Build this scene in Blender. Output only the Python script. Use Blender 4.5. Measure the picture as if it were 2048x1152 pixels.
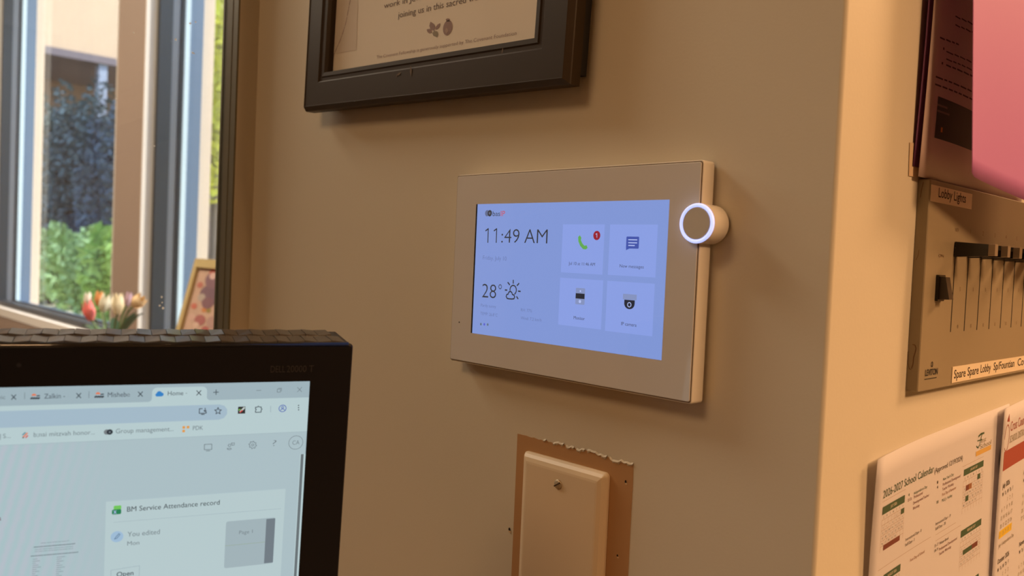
import bpy, bmesh, math, random
from mathutils import Vector, Matrix
random.seed(7)
S = bpy.context.scene
COL = S.collection
for o in list(bpy.data.objects):
    bpy.data.objects.remove(o)

# ------------------------------------------------------------------ camera
ZC = 1.45                                   # eye height
CAM = Vector((0.2212, -0.46, ZC))           # metres from the outside corner of the two walls
YAW, PITCH, ROLL = math.radians(43.711), math.radians(2.007), math.radians(2.533)
FPX = 1694.86                               # focal length in pixels of a 2048 wide frame
FW = Vector((-math.cos(YAW)*math.cos(PITCH), math.sin(YAW)*math.cos(PITCH), -math.sin(PITCH)))
_r = FW.cross(Vector((0, 0, 1))).normalized()
_u = _r.cross(FW)
RT = (_r*math.cos(ROLL) + _u*math.sin(ROLL)).normalized()
UP = (-_r*math.sin(ROLL) + _u*math.cos(ROLL)).normalized()
cam_d = bpy.data.cameras.new('camera')
cam = bpy.data.objects.new('camera', cam_d)
COL.objects.link(cam)
cam.matrix_world = Matrix(((RT.x, UP.x, -FW.x, CAM.x), (RT.y, UP.y, -FW.y, CAM.y), (RT.z, UP.z, -FW.z, CAM.z), (0, 0, 0, 1)))
cam_d.sensor_width = 36.0
cam_d.lens = FPX/2048*36
cam_d.clip_start = 0.01
cam_d.clip_end = 300
cam_d.dof.use_dof = True
cam_d.dof.focus_distance = 0.62
cam_d.dof.aperture_fstop = 9.0
S.camera = cam

# ------------------------------------------------------------------ world, sun, exposure
S.view_settings.view_transform = 'Standard'
S.view_settings.look = 'None'
S.view_settings.gamma = 1.0
S.view_settings.use_curve_mapping = False
S.view_settings.exposure = 0.0
S.cycles.max_bounces = 6
S.cycles.diffuse_bounces = 3
S.cycles.glossy_bounces = 3
S.cycles.transmission_bounces = 5
S.cycles.transparent_max_bounces = 10
S.cycles.caustics_reflective = False
S.cycles.caustics_refractive = False
W = bpy.data.worlds.new('sky')
S.world = W
W.use_nodes = True
nt = W.node_tree
bg = nt.nodes['Background']
sky = nt.nodes.new('ShaderNodeTexSky')
sky.sky_type = 'NISHITA'
sky.sun_disc = False
sky.sun_elevation = math.radians(55)
sky.sun_rotation = math.radians(100)
sky.air_density = 1.0
sky.dust_density = 0.6
nt.links.new(sky.outputs[0], bg.inputs[0])
bg.inputs[1].default_value = 0.55
sun_d = bpy.data.lights.new('sun', 'SUN')
sun_d.energy = 7.0
sun_d.angle = 0.01
sun_d.color = (1.0, 0.93, 0.82)
sun = bpy.data.objects.new('sun', sun_d)
COL.objects.link(sun)
sun.location = (-8, 6, 12)
sun.rotation_euler = Vector((-0.55, -0.62, -1.0)).to_track_quat('-Z', 'Y').to_euler()   # shines down, to -X and -Y

WARM = (1.0, 0.56, 0.265)
def area(name, loc, sx, sy, watt, col=WARM, spread=180):
    d = bpy.data.lights.new(name, 'AREA')
    d.shape = 'RECTANGLE'; d.size = sx; d.size_y = sy
    d.energy = watt; d.color = col; d.spread = math.radians(spread)
    o = bpy.data.objects.new(name, d); COL.objects.link(o); o.location = loc
    return o
CEIL = 2.55
LAMPS = [('hall', 0.95, 1.65, 52.0, WARM), ('corner', 1.75, 0.10, 57.0, WARM), ('desk', -0.35, -1.40, 7.6, (1.0, 0.62, 0.33))]      # ceiling fixtures of this room (below)
LCEIL = 3.4                                 # the lobby is higher
LOBBY_LAMPS = [(-2.4, -0.9, 66.0), (-4.6, -0.9, 66.0)]

# ------------------------------------------------------------------ helpers
def lin(c):
    return tuple(((x/255)/12.92 if x/255 <= .04045 else ((x/255+.055)/1.055)**2.4) for x in c)
MATS = {}
def mat(name, rgb=(128, 128, 128), rough=.5, emit=None, es=1.0, spec=.5, metal=0, noise=None, bump=None, trans=0, coat=0, linear=False, transl=0):
    """rgb sRGB 0-255.  noise=(scale, amount) colour mottling; bump=(scale, strength, distance)"""
    if name in MATS: return MATS[name]
    m = bpy.data.materials.new(name); m.use_nodes = True
    n = m.node_tree.nodes; l = m.node_tree.links
    b = n['Principled BSDF']
    c = rgb if linear else lin(rgb)
    b.inputs['Base Color'].default_value = (*c, 1)
    b.inputs['Roughness'].default_value = rough
    b.inputs['Metallic'].default_value = metal
    b.inputs['Specular IOR Level'].default_value = spec
    b.inputs['Coat Weight'].default_value = coat
    b.inputs['Coat Roughness'].default_value = .03
    if trans:
        b.inputs['Transmission Weight'].default_value = trans
    if emit is not None:
        b.inputs['Emission Color'].default_value = (*lin(emit), 1)
        b.inputs['Emission Strength'].default_value = es
    if noise or bump:
        tc = n.new('ShaderNodeTexCoord')
    if noise:
        t = n.new('ShaderNodeTexNoise'); t.inputs['Scale'].default_value = noise[0]; t.inputs['Detail'].default_value = 5
        l.new(tc.outputs['Object'], t.inputs['Vector'])
        mx = n.new('ShaderNodeMix'); mx.data_type = 'RGBA'
        mx.inputs[6].default_value = (*[x*(1-noise[1]) for x in c], 1)
        mx.inputs[7].default_value = (*[min(1, x*(1+noise[1])) for x in c], 1)
        l.new(t.outputs['Fac'], mx.inputs[0]); l.new(mx.outputs[2], b.inputs['Base Color'])
    if bump:
        t2 = n.new('ShaderNodeTexNoise'); t2.inputs['Scale'].default_value = bump[0]; t2.inputs['Detail'].default_value = 4
        l.new(tc.outputs['Object'], t2.inputs['Vector'])
        bp = n.new('ShaderNodeBump'); bp.inputs['Strength'].default_value = bump[1]; bp.inputs['Distance'].default_value = bump[2]
        l.new(t2.outputs['Fac'], bp.inputs['Height']); l.new(bp.outputs[0], b.inputs['Normal'])
    if transl:                                   # thin paper lets some light through
        tb = n.new('ShaderNodeBsdfTranslucent'); tb.inputs[0].default_value = (*c, 1)
        ms = n.new('ShaderNodeMixShader'); ms.inputs[0].default_value = transl
        l.new(b.outputs[0], ms.inputs[1]); l.new(tb.outputs[0], ms.inputs[2]); l.new(ms.outputs[0], n['Material Output'].inputs[0])
    MATS[name] = m
    return m
def glass_mat(name, tint=(1, 1, 1), refl=.08, dirt=None):
    """thin pane: see-through with a Fresnel reflection, a little dust"""
    if name in MATS: return MATS[name]
    m = bpy.data.materials.new(name); m.use_nodes = True
    n = m.node_tree.nodes; l = m.node_tree.links
    n.remove(n['Principled BSDF'])
    tr = n.new('ShaderNodeBsdfTransparent'); tr.inputs[0].default_value = (*tint, 1)
    gl = n.new('ShaderNodeBsdfGlossy'); gl.inputs['Roughness'].default_value = .01
    lw = n.new('ShaderNodeFresnel'); lw.inputs[0].default_value = 1.45
    mu = n.new('ShaderNodeMath'); mu.operation = 'MULTIPLY'; mu.inputs[1].default_value = refl/.04*.5
    l.new(lw.outputs[0], mu.inputs[0])
    mi = n.new('ShaderNodeMixShader')
    l.new(mu.outputs[0], mi.inputs[0]); l.new(tr.outputs[0], mi.inputs[1]); l.new(gl.outputs[0], mi.inputs[2])
    l.new(mi.outputs[0], n['Material Output'].inputs[0])
    MATS[name] = m
    return m

class MB:
    """collects faces of one mesh"""
    def __init__(s): s.v = []; s.f = []
    def add(s, vs, fs):
        k = len(s.v); s.v += [tuple(v) for v in vs]; s.f += [tuple(i+k for i in f) for f in fs]; return s
    def box(s, x0, x1, y0, y1, z0, z1):
        return s.add([(x, y, z) for z in (z0, z1) for y in (y0, y1) for x in (x0, x1)],
                     [(0, 2, 3, 1), (4, 5, 7, 6), (0, 1, 5, 4), (2, 6, 7, 3), (0, 4, 6, 2), (1, 3, 7, 5)])
    def poly(s, pts): return s.add(pts, [tuple(range(len(pts)))])
    def loft(s, loops, cap0=True, cap1=True):
        n = len(loops[0]); vs = [p for L in loops for p in L]; fs = []
        for k in range(len(loops)-1):
            for i in range(n):
                j = (i+1) % n
                fs.append((k*n+i, k*n+j, (k+1)*n+j, (k+1)*n+i))
        if cap0: fs.append(tuple(reversed(range(n))))
        if cap1: fs.append(tuple((len(loops)-1)*n+i for i in range(n)))
        return s.add(vs, fs)
    def grid(s, rows):
        n = len(rows[0]); fs = [(r*n+c, r*n+c+1, (r+1)*n+c+1, (r+1)*n+c) for r in range(len(rows)-1) for c in range(n-1)]
        return s.add([p for r in rows for p in r], fs)
    def tube(s, pts, rad, seg=8):
        pts = [Vector(p) for p in pts]; loops = []
        for i, p in enumerate(pts):
            d = (pts[min(i+1, len(pts)-1)]-pts[max(i-1, 0)]).normalized()
            a = d.orthogonal().normalized(); b = d.cross(a)
            r = rad[i] if isinstance(rad, (list, tuple)) else rad
            loops.append([p+(a*math.cos(t)+b*math.sin(t))*r for t in [2*math.pi*k/seg for k in range(seg)]])
        return s.loft(loops)
    def lathe(s, prof, seg=24, c=(0, 0)):
        return s.loft([[(c[0]+r*math.cos(t), c[1]+r*math.sin(t), z) for t in [2*math.pi*k/seg for k in range(seg)]] for r, z in prof])
    def build(s, name, m, parent=None, smooth=False, loc=None):
        me = bpy.data.meshes.new(name); me.from_pydata(s.v, [], s.f); me.validate()
        bm = bmesh.new(); bm.from_mesh(me); bmesh.ops.recalc_face_normals(bm, faces=bm.faces); bm.to_mesh(me); bm.free()
        if smooth:
            for p in me.polygons: p.use_smooth = True
        me.materials.append(m)
        o = bpy.data.objects.new(name, me); COL.objects.link(o)
        if parent: o.parent = parent
        if loc: o.location = loc
        return o
def rrect(w, h, r, seg=5, z=0, cx=0, cy=0):
    out = []
    r = max(r, 1e-5)
    for (sx, sy, a0) in ((1, 1, 0), (-1, 1, 90), (-1, -1, 180), (1, -1, 270)):
        for k in range(seg+1):
            a = math.radians(a0+90*k/seg)
            out.append((cx+sx*(w/2-r)+r*math.cos(a), cy+sy*(h/2-r)+r*math.sin(a), z))
    return out
def plate(w, h, prof, cx=0, cy=0, r=.003, seg=5):
    """rounded slab in u,v,n from a profile [(inset, n), ...]"""
    return MB().loft([rrect(w-2*i, h-2*i, max(r-i, .0002), seg, z, cx, cy) for i, z in prof])
def tag(o, label=None, cat=None, group=None, kind=None):
    if label: o['label'] = label
    if cat: o['category'] = cat
    if group: o['group'] = group
    if kind: o['kind'] = kind
    return o
def thing(name, label, cat, M=None, group=None):
    o = bpy.data.objects.new(name, None); o.empty_display_size = .05; COL.objects.link(o)
    if M is not None: o.matrix_world = M
    return tag(o, label, cat, group)
def struct(name, mb, m, parent=None, smooth=False):
    o = mb.build(name, m, parent, smooth)
    if not parent: o['kind'] = 'structure'
    return o
class Plane:
    """a surface in the room: origin, right, up, outward normal"""
    def __init__(s, O, u, v):
        s.O = Vector(O); s.u = Vector(u).normalized(); s.v = Vector(v).normalized(); s.n = s.u.cross(s.v).normalized()
        s.M = Matrix(((s.u.x, s.v.x, s.n.x, s.O.x), (s.u.y, s.v.y, s.n.y, s.O.y), (s.u.z, s.v.z, s.n.z, s.O.z), (0, 0, 0, 1)))
    def px(s, x, y, off=0):
        """where the sight line of a photo point meets the surface raised by off"""
        d = FW + RT*((x-1024)/FPX) - UP*((y-576)/FPX)
        O = s.O+s.n*off
        t = (O-CAM).dot(s.n)/d.dot(s.n)
        P = CAM+d*t-s.O
        return P.dot(s.u), P.dot(s.v)
    def at(s, u, v, n=0): return s.O+s.u*u+s.v*v+s.n*n
def wpx(x, y, axis, val):
    d = FW + RT*((x-1024)/FPX) - UP*((y-576)/FPX)
    return CAM+d*((val-CAM[axis])/d[axis])

_tc = {}
def text_mesh(st, off=0.0):
    k = (st, off)
    if k not in _tc:
        c = bpy.data.curves.new('t', 'FONT'); c.body = st; c.size = 1; c.offset = off; c.resolution_u = 3
        o = bpy.data.objects.new('t', c); COL.objects.link(o)
        me = bpy.data.meshes.new_from_object(o.evaluated_get(bpy.context.evaluated_depsgraph_get()))
        vs = [tuple(v.co) for v in me.vertices]; fs = [tuple(p.vertices) for p in me.polygons]
        bpy.data.objects.remove(o); bpy.data.curves.remove(c); bpy.data.meshes.remove(me)
        _tc[k] = (vs, fs)
    return _tc[k]
_H = [v[1] for v in text_mesh('H')[0]]
CAPH = max(_H)-min(_H)
STUFF = {"ruling", "day_numbers", "typed_line", "text_line", "dashed_line"}     # too small to pick apart
class Print:
    """flat print on a plane; one mesh for each ink and name"""
    def __init__(s, pl, off, parent):
        s.pl = pl; s.off = off; s.parent = parent; s.d = {}; s.surf = None; s.id = 0; s.hold = False; s.step = .00012
    def new(s):
        if not s.hold: s.id += 1
    def mb(s, name, m, layer=0): return s.d.setdefault((name, m.name, layer, 0 if name in STUFF else s.id), (MB(), m))[0]
    def P(s, u, v, layer): 
        z = s.off+layer*s.step
        return (u, v, z + (s.surf(u, v) if s.surf else 0))
    def poly(s, name, m, uv, layer=0): s.mb(name, m, layer).poly([s.P(u, v, layer) for u, v in uv])
    def ppoly(s, name, m, pts, layer=0): s.new(); s.poly(name, m, [s.pl.px(x, y, s.off) for x, y in pts], layer)
    def rect(s, name, m, u0, v0, u1, v1, layer=0): s.new(); s.poly(name, m, [(u0, v0), (u1, v0), (u1, v1), (u0, v1)], layer)
    def prect(s, name, m, x, y, w, h, layer=0, r=0):
        """upright rectangle centred on a photo point, w and h in photo pixels there"""
        s.new(); u, v, k, kv = s.scale(x, y)
        if r: s.poly(name, m, [(a, b) for a, b, c in rrect(w*k, h*kv, r*min(k, kv), 4, 0, u, v)], layer)
        else: s.rect(name, m, u-w*k/2, v-h*kv/2, u+w*k/2, v+h*kv/2, layer)
    def scale(s, x, y):
        u, v = s.pl.px(x, y, s.off); u2, _ = s.pl.px(x+1, y, s.off); _, v2 = s.pl.px(x, y-1, s.off)
        return u, v, u2-u, v2-v
    def disc(s, name, m, x, y, r, layer=0, ring=None, seg=20, a0=0, a1=360, blot=False):
        s.new(); u, v, k, kv = s.scale(x, y); kk = r*kv; k = r*k if blot else kk           # a blot is as wide as it looks, else a true circle
        if a1-a0 < 360: seg = max(6, seg)
        A = [math.radians(a0+(a1-a0)*i/seg) for i in range(seg+1)]
        if ring is None:
            s.poly(name, m, [(u+k*math.cos(a), v+kk*math.sin(a)) for a in A[:-1]] if a1-a0 >= 360 else [(u+k*math.cos(a), v+kk*math.sin(a)) for a in A], layer)
        else:
            q = 1-ring/r
            for i in range(seg):
                a, b = A[i], A[i+1]
                s.poly(name, m, [(u+k*math.cos(a), v+kk*math.sin(a)), (u+k*math.cos(b), v+kk*math.sin(b)), (u+k*q*math.cos(b), v+kk*q*math.sin(b)), (u+k*q*math.cos(a), v+kk*q*math.sin(a))], layer)
    def uline(s, name, m, uv, w, layer=0, closed=False):
        s.new(); pts = [Vector(p) for p in uv]
        if closed: pts.append(pts[0])
        for a, b in zip(pts[:-1], pts[1:]):
            d = b-a
            if d.length < 1e-7: continue
            d.normalize(); n = Vector((-d.y, d.x))*w/2; e = d*w*.3
            s.poly(name, m, [tuple(a-e-n), tuple(b+e-n), tuple(b+e+n), tuple(a-e+n)], layer)
    def line(s, name, m, pts, w, layer=0, closed=False):
        """polyline through photo points, w in pixels of height there"""
        kv = s.scale(*pts[0])[3]
        s.uline(name, m, [s.pl.px(x, y, s.off) for x, y in pts], w*kv, layer, closed)
    def utext(s, name, m, st, u, v, cap, width=None, align='l', bold=0.0, layer=0):
        s.new(); vs, fs = text_mesh(st, bold)
        if not vs: return
        x0 = min(a[0] for a in vs); x1 = max(a[0] for a in vs)
        sv = cap/CAPH; su = width/(x1-x0) if width else sv*.92
        du = {'l': 0, 'c': -(x1-x0)*su/2, 'r': -(x1-x0)*su}[align]
        s.mb(name, m, layer).add([s.P(u+du+(a[0]-x0)*su, v+a[1]*sv, layer) for a in vs], fs)
    def text(s, name, m, st, x0, y0, x1, cap, bold=0.0, layer=0):
        """line of print whose baseline starts at photo point x0,y0 and ends at x1; cap height in pixels"""
        u, v = s.pl.px(x0, y0, s.off); _, vt = s.pl.px(x0, y0-cap, s.off)
        y = y0
        for _ in range(4):
            ue, ve = s.pl.px(x1, y, s.off); y += (ve-v)/s.scale(x1, y)[3]
        s.utext(name, m, st, u, v, vt-v, ue-u, 'l', bold, layer)
    def build(s):
        for (name, _, layer, i), (b, m) in s.d.items():
            o = b.build(name, m, s.parent)
            if i == 0: o['kind'] = 'stuff'

MAIN = Plane((0, 0, 0), (1, 0, 0), (0, 0, 1))          # wall with the door station, faces -Y
RIGHT = Plane((0, 0, 0), (0, 1, 0), (0, 0, 1))         # lit wall round the corner, faces +X

# ------------------------------------------------------------------ room shell
paint = mat('wall_paint', (214, 205, 186), .55, spec=.35, noise=(3, .03), bump=(420, .12, .0006))
lobby_paint = mat('terracotta_paint', (158, 136, 122), .6, noise=(2, .04))
ceil_m = mat('ceiling_white', (225, 220, 210), .8)
floor_m = mat('carpet', (92, 80, 70), .95, noise=(60, .25))
white_trim = mat('trim_white', (236, 228, 220), .45)
XP = -.70                                              # face of the reception partition
YW = .73                                               # lobby window wall
# wall with the door station: rounded outside corner towards the lit wall
mb = MB(); R = .0025
prof = [(XP, 0), (-R, 0)]+[(-R+R*math.sin(a), R-R*math.cos(a)) for a in [math.radians(t) for t in (15, 30, 45, 60, 75)]]+[(0, R)]
k = len(prof)
mb.add([(x, y, 0) for x, y in prof[:5]]+[(x, y, CEIL) for x, y in prof[:5]], [(i, i+1, i+6, i+5) for i in range(4)])
wall_main = struct('wall_back', mb, paint)
mb = MB(); q = prof[4:]+[(0, 3.2)]
mb.add([(x, y, 0) for x, y in q]+[(x, y, CEIL) for x, y in q], [(i, i+1, i+1+len(q), i+len(q)) for i in range(len(q)-1)])
wall_right = struct('wall_right', mb, paint)
# partition with the reception opening, faces +X
TP = .03
OY0, OY1, OZ0, OZ1 = -.98, -.0245, 1.02, 2.2
mb = MB()
for (y0, y1, z0, z1) in ((-3.2, OY0, 0, CEIL), (OY1, 0, 0, CEIL), (OY0, OY1, 0, OZ0), (OY0, OY1, OZ1, CEIL)):
    mb.box(XP-TP, XP, y0, y1, z0, z1)
mb.box(XP-TP, XP, 0, YW+.1, 0, CEIL)
struct('wall_left', mb, paint)
low_bounce_tan = mat('low_bounce_tan', (138, 118, 96), .7, noise=(3, .05))  # unseen walls coloured darker to cut the light they bounce back
struct('wall_front', MB().box(XP, 3.4, -3.3, -3.2, 0, CEIL), low_bounce_tan)
struct('wall_far', MB().box(3.4, 3.5, -3.3, 3.3, 0, CEIL), low_bounce_tan)
struct('wall_end', MB().box(0, 3.4, 3.2, 3.3, 0, CEIL), low_bounce_tan)
struct('ceiling', MB().box(XP-TP, 3.5, -3.3, 3.3, CEIL, CEIL+.1), ceil_m)
struct('ceiling_lobby', MB().box(-7.3, XP, -3.3, YW+.1, LCEIL, LCEIL+.1), ceil_m)
struct('wall_lobby_upper', MB().box(XP-TP, XP, -3.3, YW+.1, CEIL+.1, LCEIL), lobby_paint)
struct('floor', MB().box(-7.2, 3.5, -3.3, 3.3, -.1, 0), floor_m)

# reception glass in its dark channel
chan = mat('bronze_channel', (98, 92, 70), .5)
w = bpy.data.objects.new('window_3', None); COL.objects.link(w); w['kind'] = 'structure'; w.location = (XP-.03, (OY0+OY1)/2, OZ0)
def wp(name, m, b):
    o = b.build(name, m, w); o.location = -Vector(w.location); return o
FB = .0022
for (y0, y1, z0, z1) in ((OY1-FB, OY1, OZ0, OZ1), (OY0, OY0+FB, OZ0, OZ1), (OY0+FB, OY1-FB, OZ0, OZ0+FB), (OY0+FB, OY1-FB, OZ1-FB, OZ1)):
    wp('frame_bar', chan, MB().box(XP-.0335, XP+.003, y0, y1, z0, z1))
for x0 in (XP-.014, XP-.034):
    wp('glazing_bead', chan, MB().box(x0, x0+.004, OY1-FB-.0005, OY1-FB, OZ0+FB, OZ1-FB))
wp('pane', glass_mat('reception_glass', (.98, .99, .98), .05), MB().box(XP-.030, XP-.024, OY0+FB, OY1-FB, OZ0+FB, OZ1-FB))
spot = mat('glass_smudge', (250, 250, 245), .7, transl=.5)
pl = Plane((XP-.024, 0, 0), (0, 1, 0), (0, 0, 1))
mb = MB()
for (x, y, r) in ((323, 594, 2.6), (319, 611, 2.4), (326, 616, 2.8), (324, 605, 1.6), (380, 47, 2.2), (391, 44, 2), (351, 79, 2.6), (385, 106, 2.4), (388, 107, 1.8), (232, 197, 1.6), (267, 65, 1.6), (309, 292, 1.6)):
    u, v = pl.px(x, y); k = r*.00055
    mb.poly([(XP-.0237, u+k*math.cos(a)*(.7+.5*random.random()), v+k*math.sin(a)*(.7+.5*random.random())) for a in [i*math.pi/4 for i in range(8)]])
wp('smudge', spot, mb)

# ceiling lamps (off the top of the picture): a white troffer with a glowing diffuser, its light just under it
def troffer(x, y, watt, label, sx=.6, sy=.6, col=WARM, z=CEIL):
    t = thing('ceiling_light', label, 'light', Matrix.Translation((x, y, z)))
    fr = MB()
    for (a, b, c, d) in ((-sx/2-.02, sx/2+.02, -sy/2-.02, -sy/2), (-sx/2-.02, sx/2+.02, sy/2, sy/2+.02), (-sx/2-.02, -sx/2, -sy/2, sy/2), (sx/2, sx/2+.02, -sy/2, sy/2)):
        fr.box(a, b, c, d, -.03, 0)
    fr.build('frame', white_trim, t)
    MB().box(-sx/2, sx/2, -sy/2, sy/2, -.012, 0).build('diffuser', mat('diffuser', (250, 240, 225), .6, emit=(255, 214, 150), es=1.2), t)
    l = area('lamp_light', (0, 0, -.035), sx*.95, sy*.95, watt, col); l.parent = t
for (nm, x, y, wt, lc) in LAMPS:
    troffer(x, y, wt, {'hall': 'square ceiling light panel far down the wall of papers', 'corner': 'square ceiling light panel in front of the wall corner', 'desk': 'square ceiling light panel above the desk'}[nm], col=lc)
for i, (x, y, wt) in enumerate(LOBBY_LAMPS):
    troffer(x, y, wt, ('square ceiling light panel in the lobby nearest the reception glass', 'square ceiling light panel at the far end of the lobby')[i], col=(1, .84, .66), z=LCEIL, sx=.9, sy=.9)

# ------------------------------------------------------------------ lobby beyond the glass
def Xw(x): return wpx(x, 300, 1, YW).x
P1, P2, P3 = Xw(-16), Xw(232), Xw(287)                   # left window far jamb, pier left and right
SILL = ZC-.40; HEAD = 3.15; XR = -1.0
TH = .26
openings = [(P1, P2), (P3, XR)]
mb = MB()
xs = [-7.2, P1, P2, P3, XR, XP-TP]
for a, b in ((0, 1), (2, 3), (4, 5)): mb.box(xs[a], xs[b], YW, YW+.10, 0, LCEIL)
for a, b in ((1, 2), (3, 4)):
    mb.box(xs[a], xs[b], YW, YW+.10, 0, SILL); mb.box(xs[a], xs[b], YW, YW+.10, HEAD, LCEIL)
struct('wall_lobby_window', mb, lobby_paint)
# outer skin: cream render, wider openings than the frames so its returns show
cream = mat('cream_render', (232, 212, 190), .8, noise=(4, .05))
mb = MB(); y0, y1 = YW+.19, YW+TH
for a, b in ((0, 1), (2, 3), (4, 5)): mb.box(xs[a], xs[b], y0, y1, -.2, LCEIL+.3)
for a, b in ((1, 2), (3, 4)):
    mb.box(xs[a], xs[b], y0, y1, -.2, SILL-.03); mb.box(xs[a], xs[b], y0, y1, HEAD, LCEIL+.3)
struct('wall_lobby_outer', mb, cream)
# cavity between the skins, so the reveals are closed
slate = mat('slate_flashing', (104, 124, 150), .5)
black_al = mat('black_aluminium', (58, 60, 64), .45, metal=.2)
grey_al = mat('grey_aluminium', (118, 120, 126), .4, metal=.2)
sky_al = mat('pale_blue_sky_sheen', (212, 230, 238), .35)  # pale blue colour stands in for sky reflected in the outer bar
for i, (x0, x1) in enumerate(openings):
    w = bpy.data.objects.new('window_%d' % (i+1), None); COL.objects.link(w); w['kind'] = 'structure'; w.location = ((x0+x1)/2, YW+.1, SILL)
    # white casing round the opening on the room side
    c = .04
    for (a, b, z0, z1) in ((x0-.004, x0+.006, SILL-c, HEAD+c), (x1-.006, x1, SILL, HEAD), (x0+.006, x1-.006, SILL-c, SILL+.004), (x0+.006, x1-.006, HEAD-.004, HEAD+c)):
        wp('casing', white_trim, MB().box(a, b, YW-.004, YW+.036, z0, z1))
    for (nm, m, ya, yb, wd) in (('frame_bar', black_al, YW+.036, YW+.085, .03), ('sash_bar', grey_al, YW+.085, YW+.12, .022), ('gasket', black_al, YW+.12, YW+.132, .03), ('glazing_bar', sky_al, YW+.132, YW+.155, .02), ('flashing', slate, YW+.155, YW+.21, .012)):
        for (a, b, z0, z1) in ((x0-.01, x0+wd, SILL, HEAD), (x1-wd, x1+.01, SILL, HEAD), (x0+wd, x1-wd, SILL-.01, SILL+wd), (x0+wd, x1-wd, HEAD-wd, HEAD+.01)):
            wp(nm, m, MB().box(a, b, ya, yb, z0, z1))
    wp('pane', glass_mat('lobby_glass', (.985, .99, .99), .02), MB().box(x0+.01, x1-.01, YW+.138, YW+.144, SILL+.01, HEAD-.01))
struct('wall_lobby_far', MB().box(-7.3, -7.2, -3.3, YW+.1, 0, LCEIL), lobby_paint)
struct('wall_lobby_side', MB().box(-7.3, XP-TP, -3.3, -3.2, 0, LCEIL), lobby_paint)

# console table behind the monitor, carrying the flowers and the canvas
wood = mat('walnut', (112, 76, 50), .45, noise=(14, .3))
TT = .90
t = thing('console_table', 'long brown wooden console table under the lobby windows', 'table', Matrix.Translation((-2.3, .5, 0)))
MB().box(-.95, .95, -.2, .2, TT-.035, TT).build('table_top', wood, t)
MB().box(-.88, .88, -.17, .17, TT-.12, TT-.035).build('apron', wood, t)
for sx in (-1, 1):
    for sy in (-1, 1):
        MB().loft([rrect(.05, .05, .006, 2, z, sx*.86, sy*.15) for z in (TT-.035,)]+[rrect(.032, .032, .004, 2, 0, sx*.86, sy*.15)]).build('leg', wood, t)

# glass vase and the seven tulips in it
def bez(a, b, c, n=8): return [a*(1-s)**2+b*2*s*(1-s)+c*s*s for s in [i/n for i in range(n+1)]]
VX = Vector((wpx(222, 640, 1, .5).x, .5, TT))
t = thing('flower_vase', 'clear glass vase of tulips on the lobby console table', 'vase', Matrix.Translation(VX))
vg = mat('vase_glass', (225, 235, 230), .02, trans=1.0)
MB().lathe([(.045, 0), (.052, .006), (.05, .05), (.042, .12), (.05, .19), (.054, .2), (.050, .2), (.046, .19), (.038, .12), (.046, .05), (.044, .012), (.0, .01)], 28).build('glass_body', vg, t, True)
stem_m = mat('stem_green', (104, 122, 72), .6); leaf_m = mat('tulip_leaf', (92, 122, 96), .55, noise=(30, .2))
tul = [  # photo x, y of the bloom middle, half width px, half height px, lean, colour, label, extra depth
    (176, 597, 10, 14, -.1, (250, 232, 214), 'pale cream tulip at the upper left, above the coral pink one', .0),
    (178, 620, 15, 20, -.25, (238, 120, 112), 'coral pink tulip hanging lowest in the vase', -.05),
    (199, 596, 12, 15, .05, (244, 160, 96), 'orange tulip between the cream ones in the vase', .03),
    (210, 605, 14, 18, .2, (246, 232, 204), 'creamy white tulip just right of the orange one', -.02),
    (236, 606, 15, 21, .0, (242, 224, 186), 'large upright cream tulip in front of the brown pier', -.04),
    (257, 597, 9, 14, .15, (214, 176, 190), 'lilac tulip between the large cream and the peach one', .03),
    (277, 602, 17, 14, .75, (244, 208, 160), 'peach yellow tulip leaning far out to the right', .0)]
for (x, y, hw, hh, lean, col, lab, dy) in tul:
    c = wpx(x, y, 1, .5+dy)
    dep = (c-CAM).dot(FW); r = hw*dep/FPX*.82; hgt = 2*hh*dep/FPX
    # a tulip leans within the plane the flowers are seen in
    ax = Vector((math.sin(lean)*RT.x, math.sin(lean)*RT.y, math.cos(lean))).normalized()
    t = thing('tulip', lab, 'flower', Matrix.Translation((VX.x, .5, TT+.012)), 'tulips in the glass vase')
    base = c-ax*hgt*.5; o0 = Vector((VX.x, .5, TT+.012))
    a = Vector((random.uniform(-.012, .012), random.uniform(-.012, .012), .0)); e = base-o0
    ctl = Vector((e.x*.25, e.y*.25, max(.2, e.z-.05)))
    MB().tube(bez(a, ctl, e), .0035, 6).build('stem', stem_m, t, True)
    q = ax.to_track_quat('Z', 'Y')
    pm = mat('petal_%d' % tul.index((x, y, hw, hh, lean, col, lab, dy)), col, .6, noise=(25, .12))
    for k in range(6):
        rows = []
        outer = 1.0 if k % 2 else .86
        for i in range(7):
            s_ = i/6; rad = r*outer*(math.sin(min(1, s_*1.25+.18)*math.pi*.62)**.8)*(1.0-.30*max(0, s_-.55))
            wd = .62*(math.sin(math.pi*(.12+.86*s_))**.6)
            row = []
            for j in range(5):
                an = k*math.pi/3+(j-2)/2*wd
                row.append(e+q @ Vector((rad*math.cos(an), rad*math.sin(an), hgt*(s_-.03*abs(j-2)))))
            rows.append(row)
        MB().grid(rows).build('petal', pm, t, True)
    if tul.index((x, y, hw, hh, lean, col, lab, dy)) % 2 == 1 or lean > .5:
        side = Vector((RT.x, RT.y, 0)).normalized()*(1 if lean >= 0 else -1)
        p0 = a+Vector((0, 0, .19)); p2 = e+side*.03-Vector((0, 0, .02)); p1 = (p0+p2)/2+Vector((0, 0, .05))+side*.01
        rows = []
        for i, p in enumerate(bez(p0, p1, p2, 8)):
            wd = .014*math.sin(math.pi*(.08+.9*i/8))
            rows.append([p-Vector((0, 1, .2))*wd, p+Vector((0, 0, -.004)), p+Vector((.3, 1, .2))*wd])
        MB().grid(rows).build('leaf', leaf_m, t, True)

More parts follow.
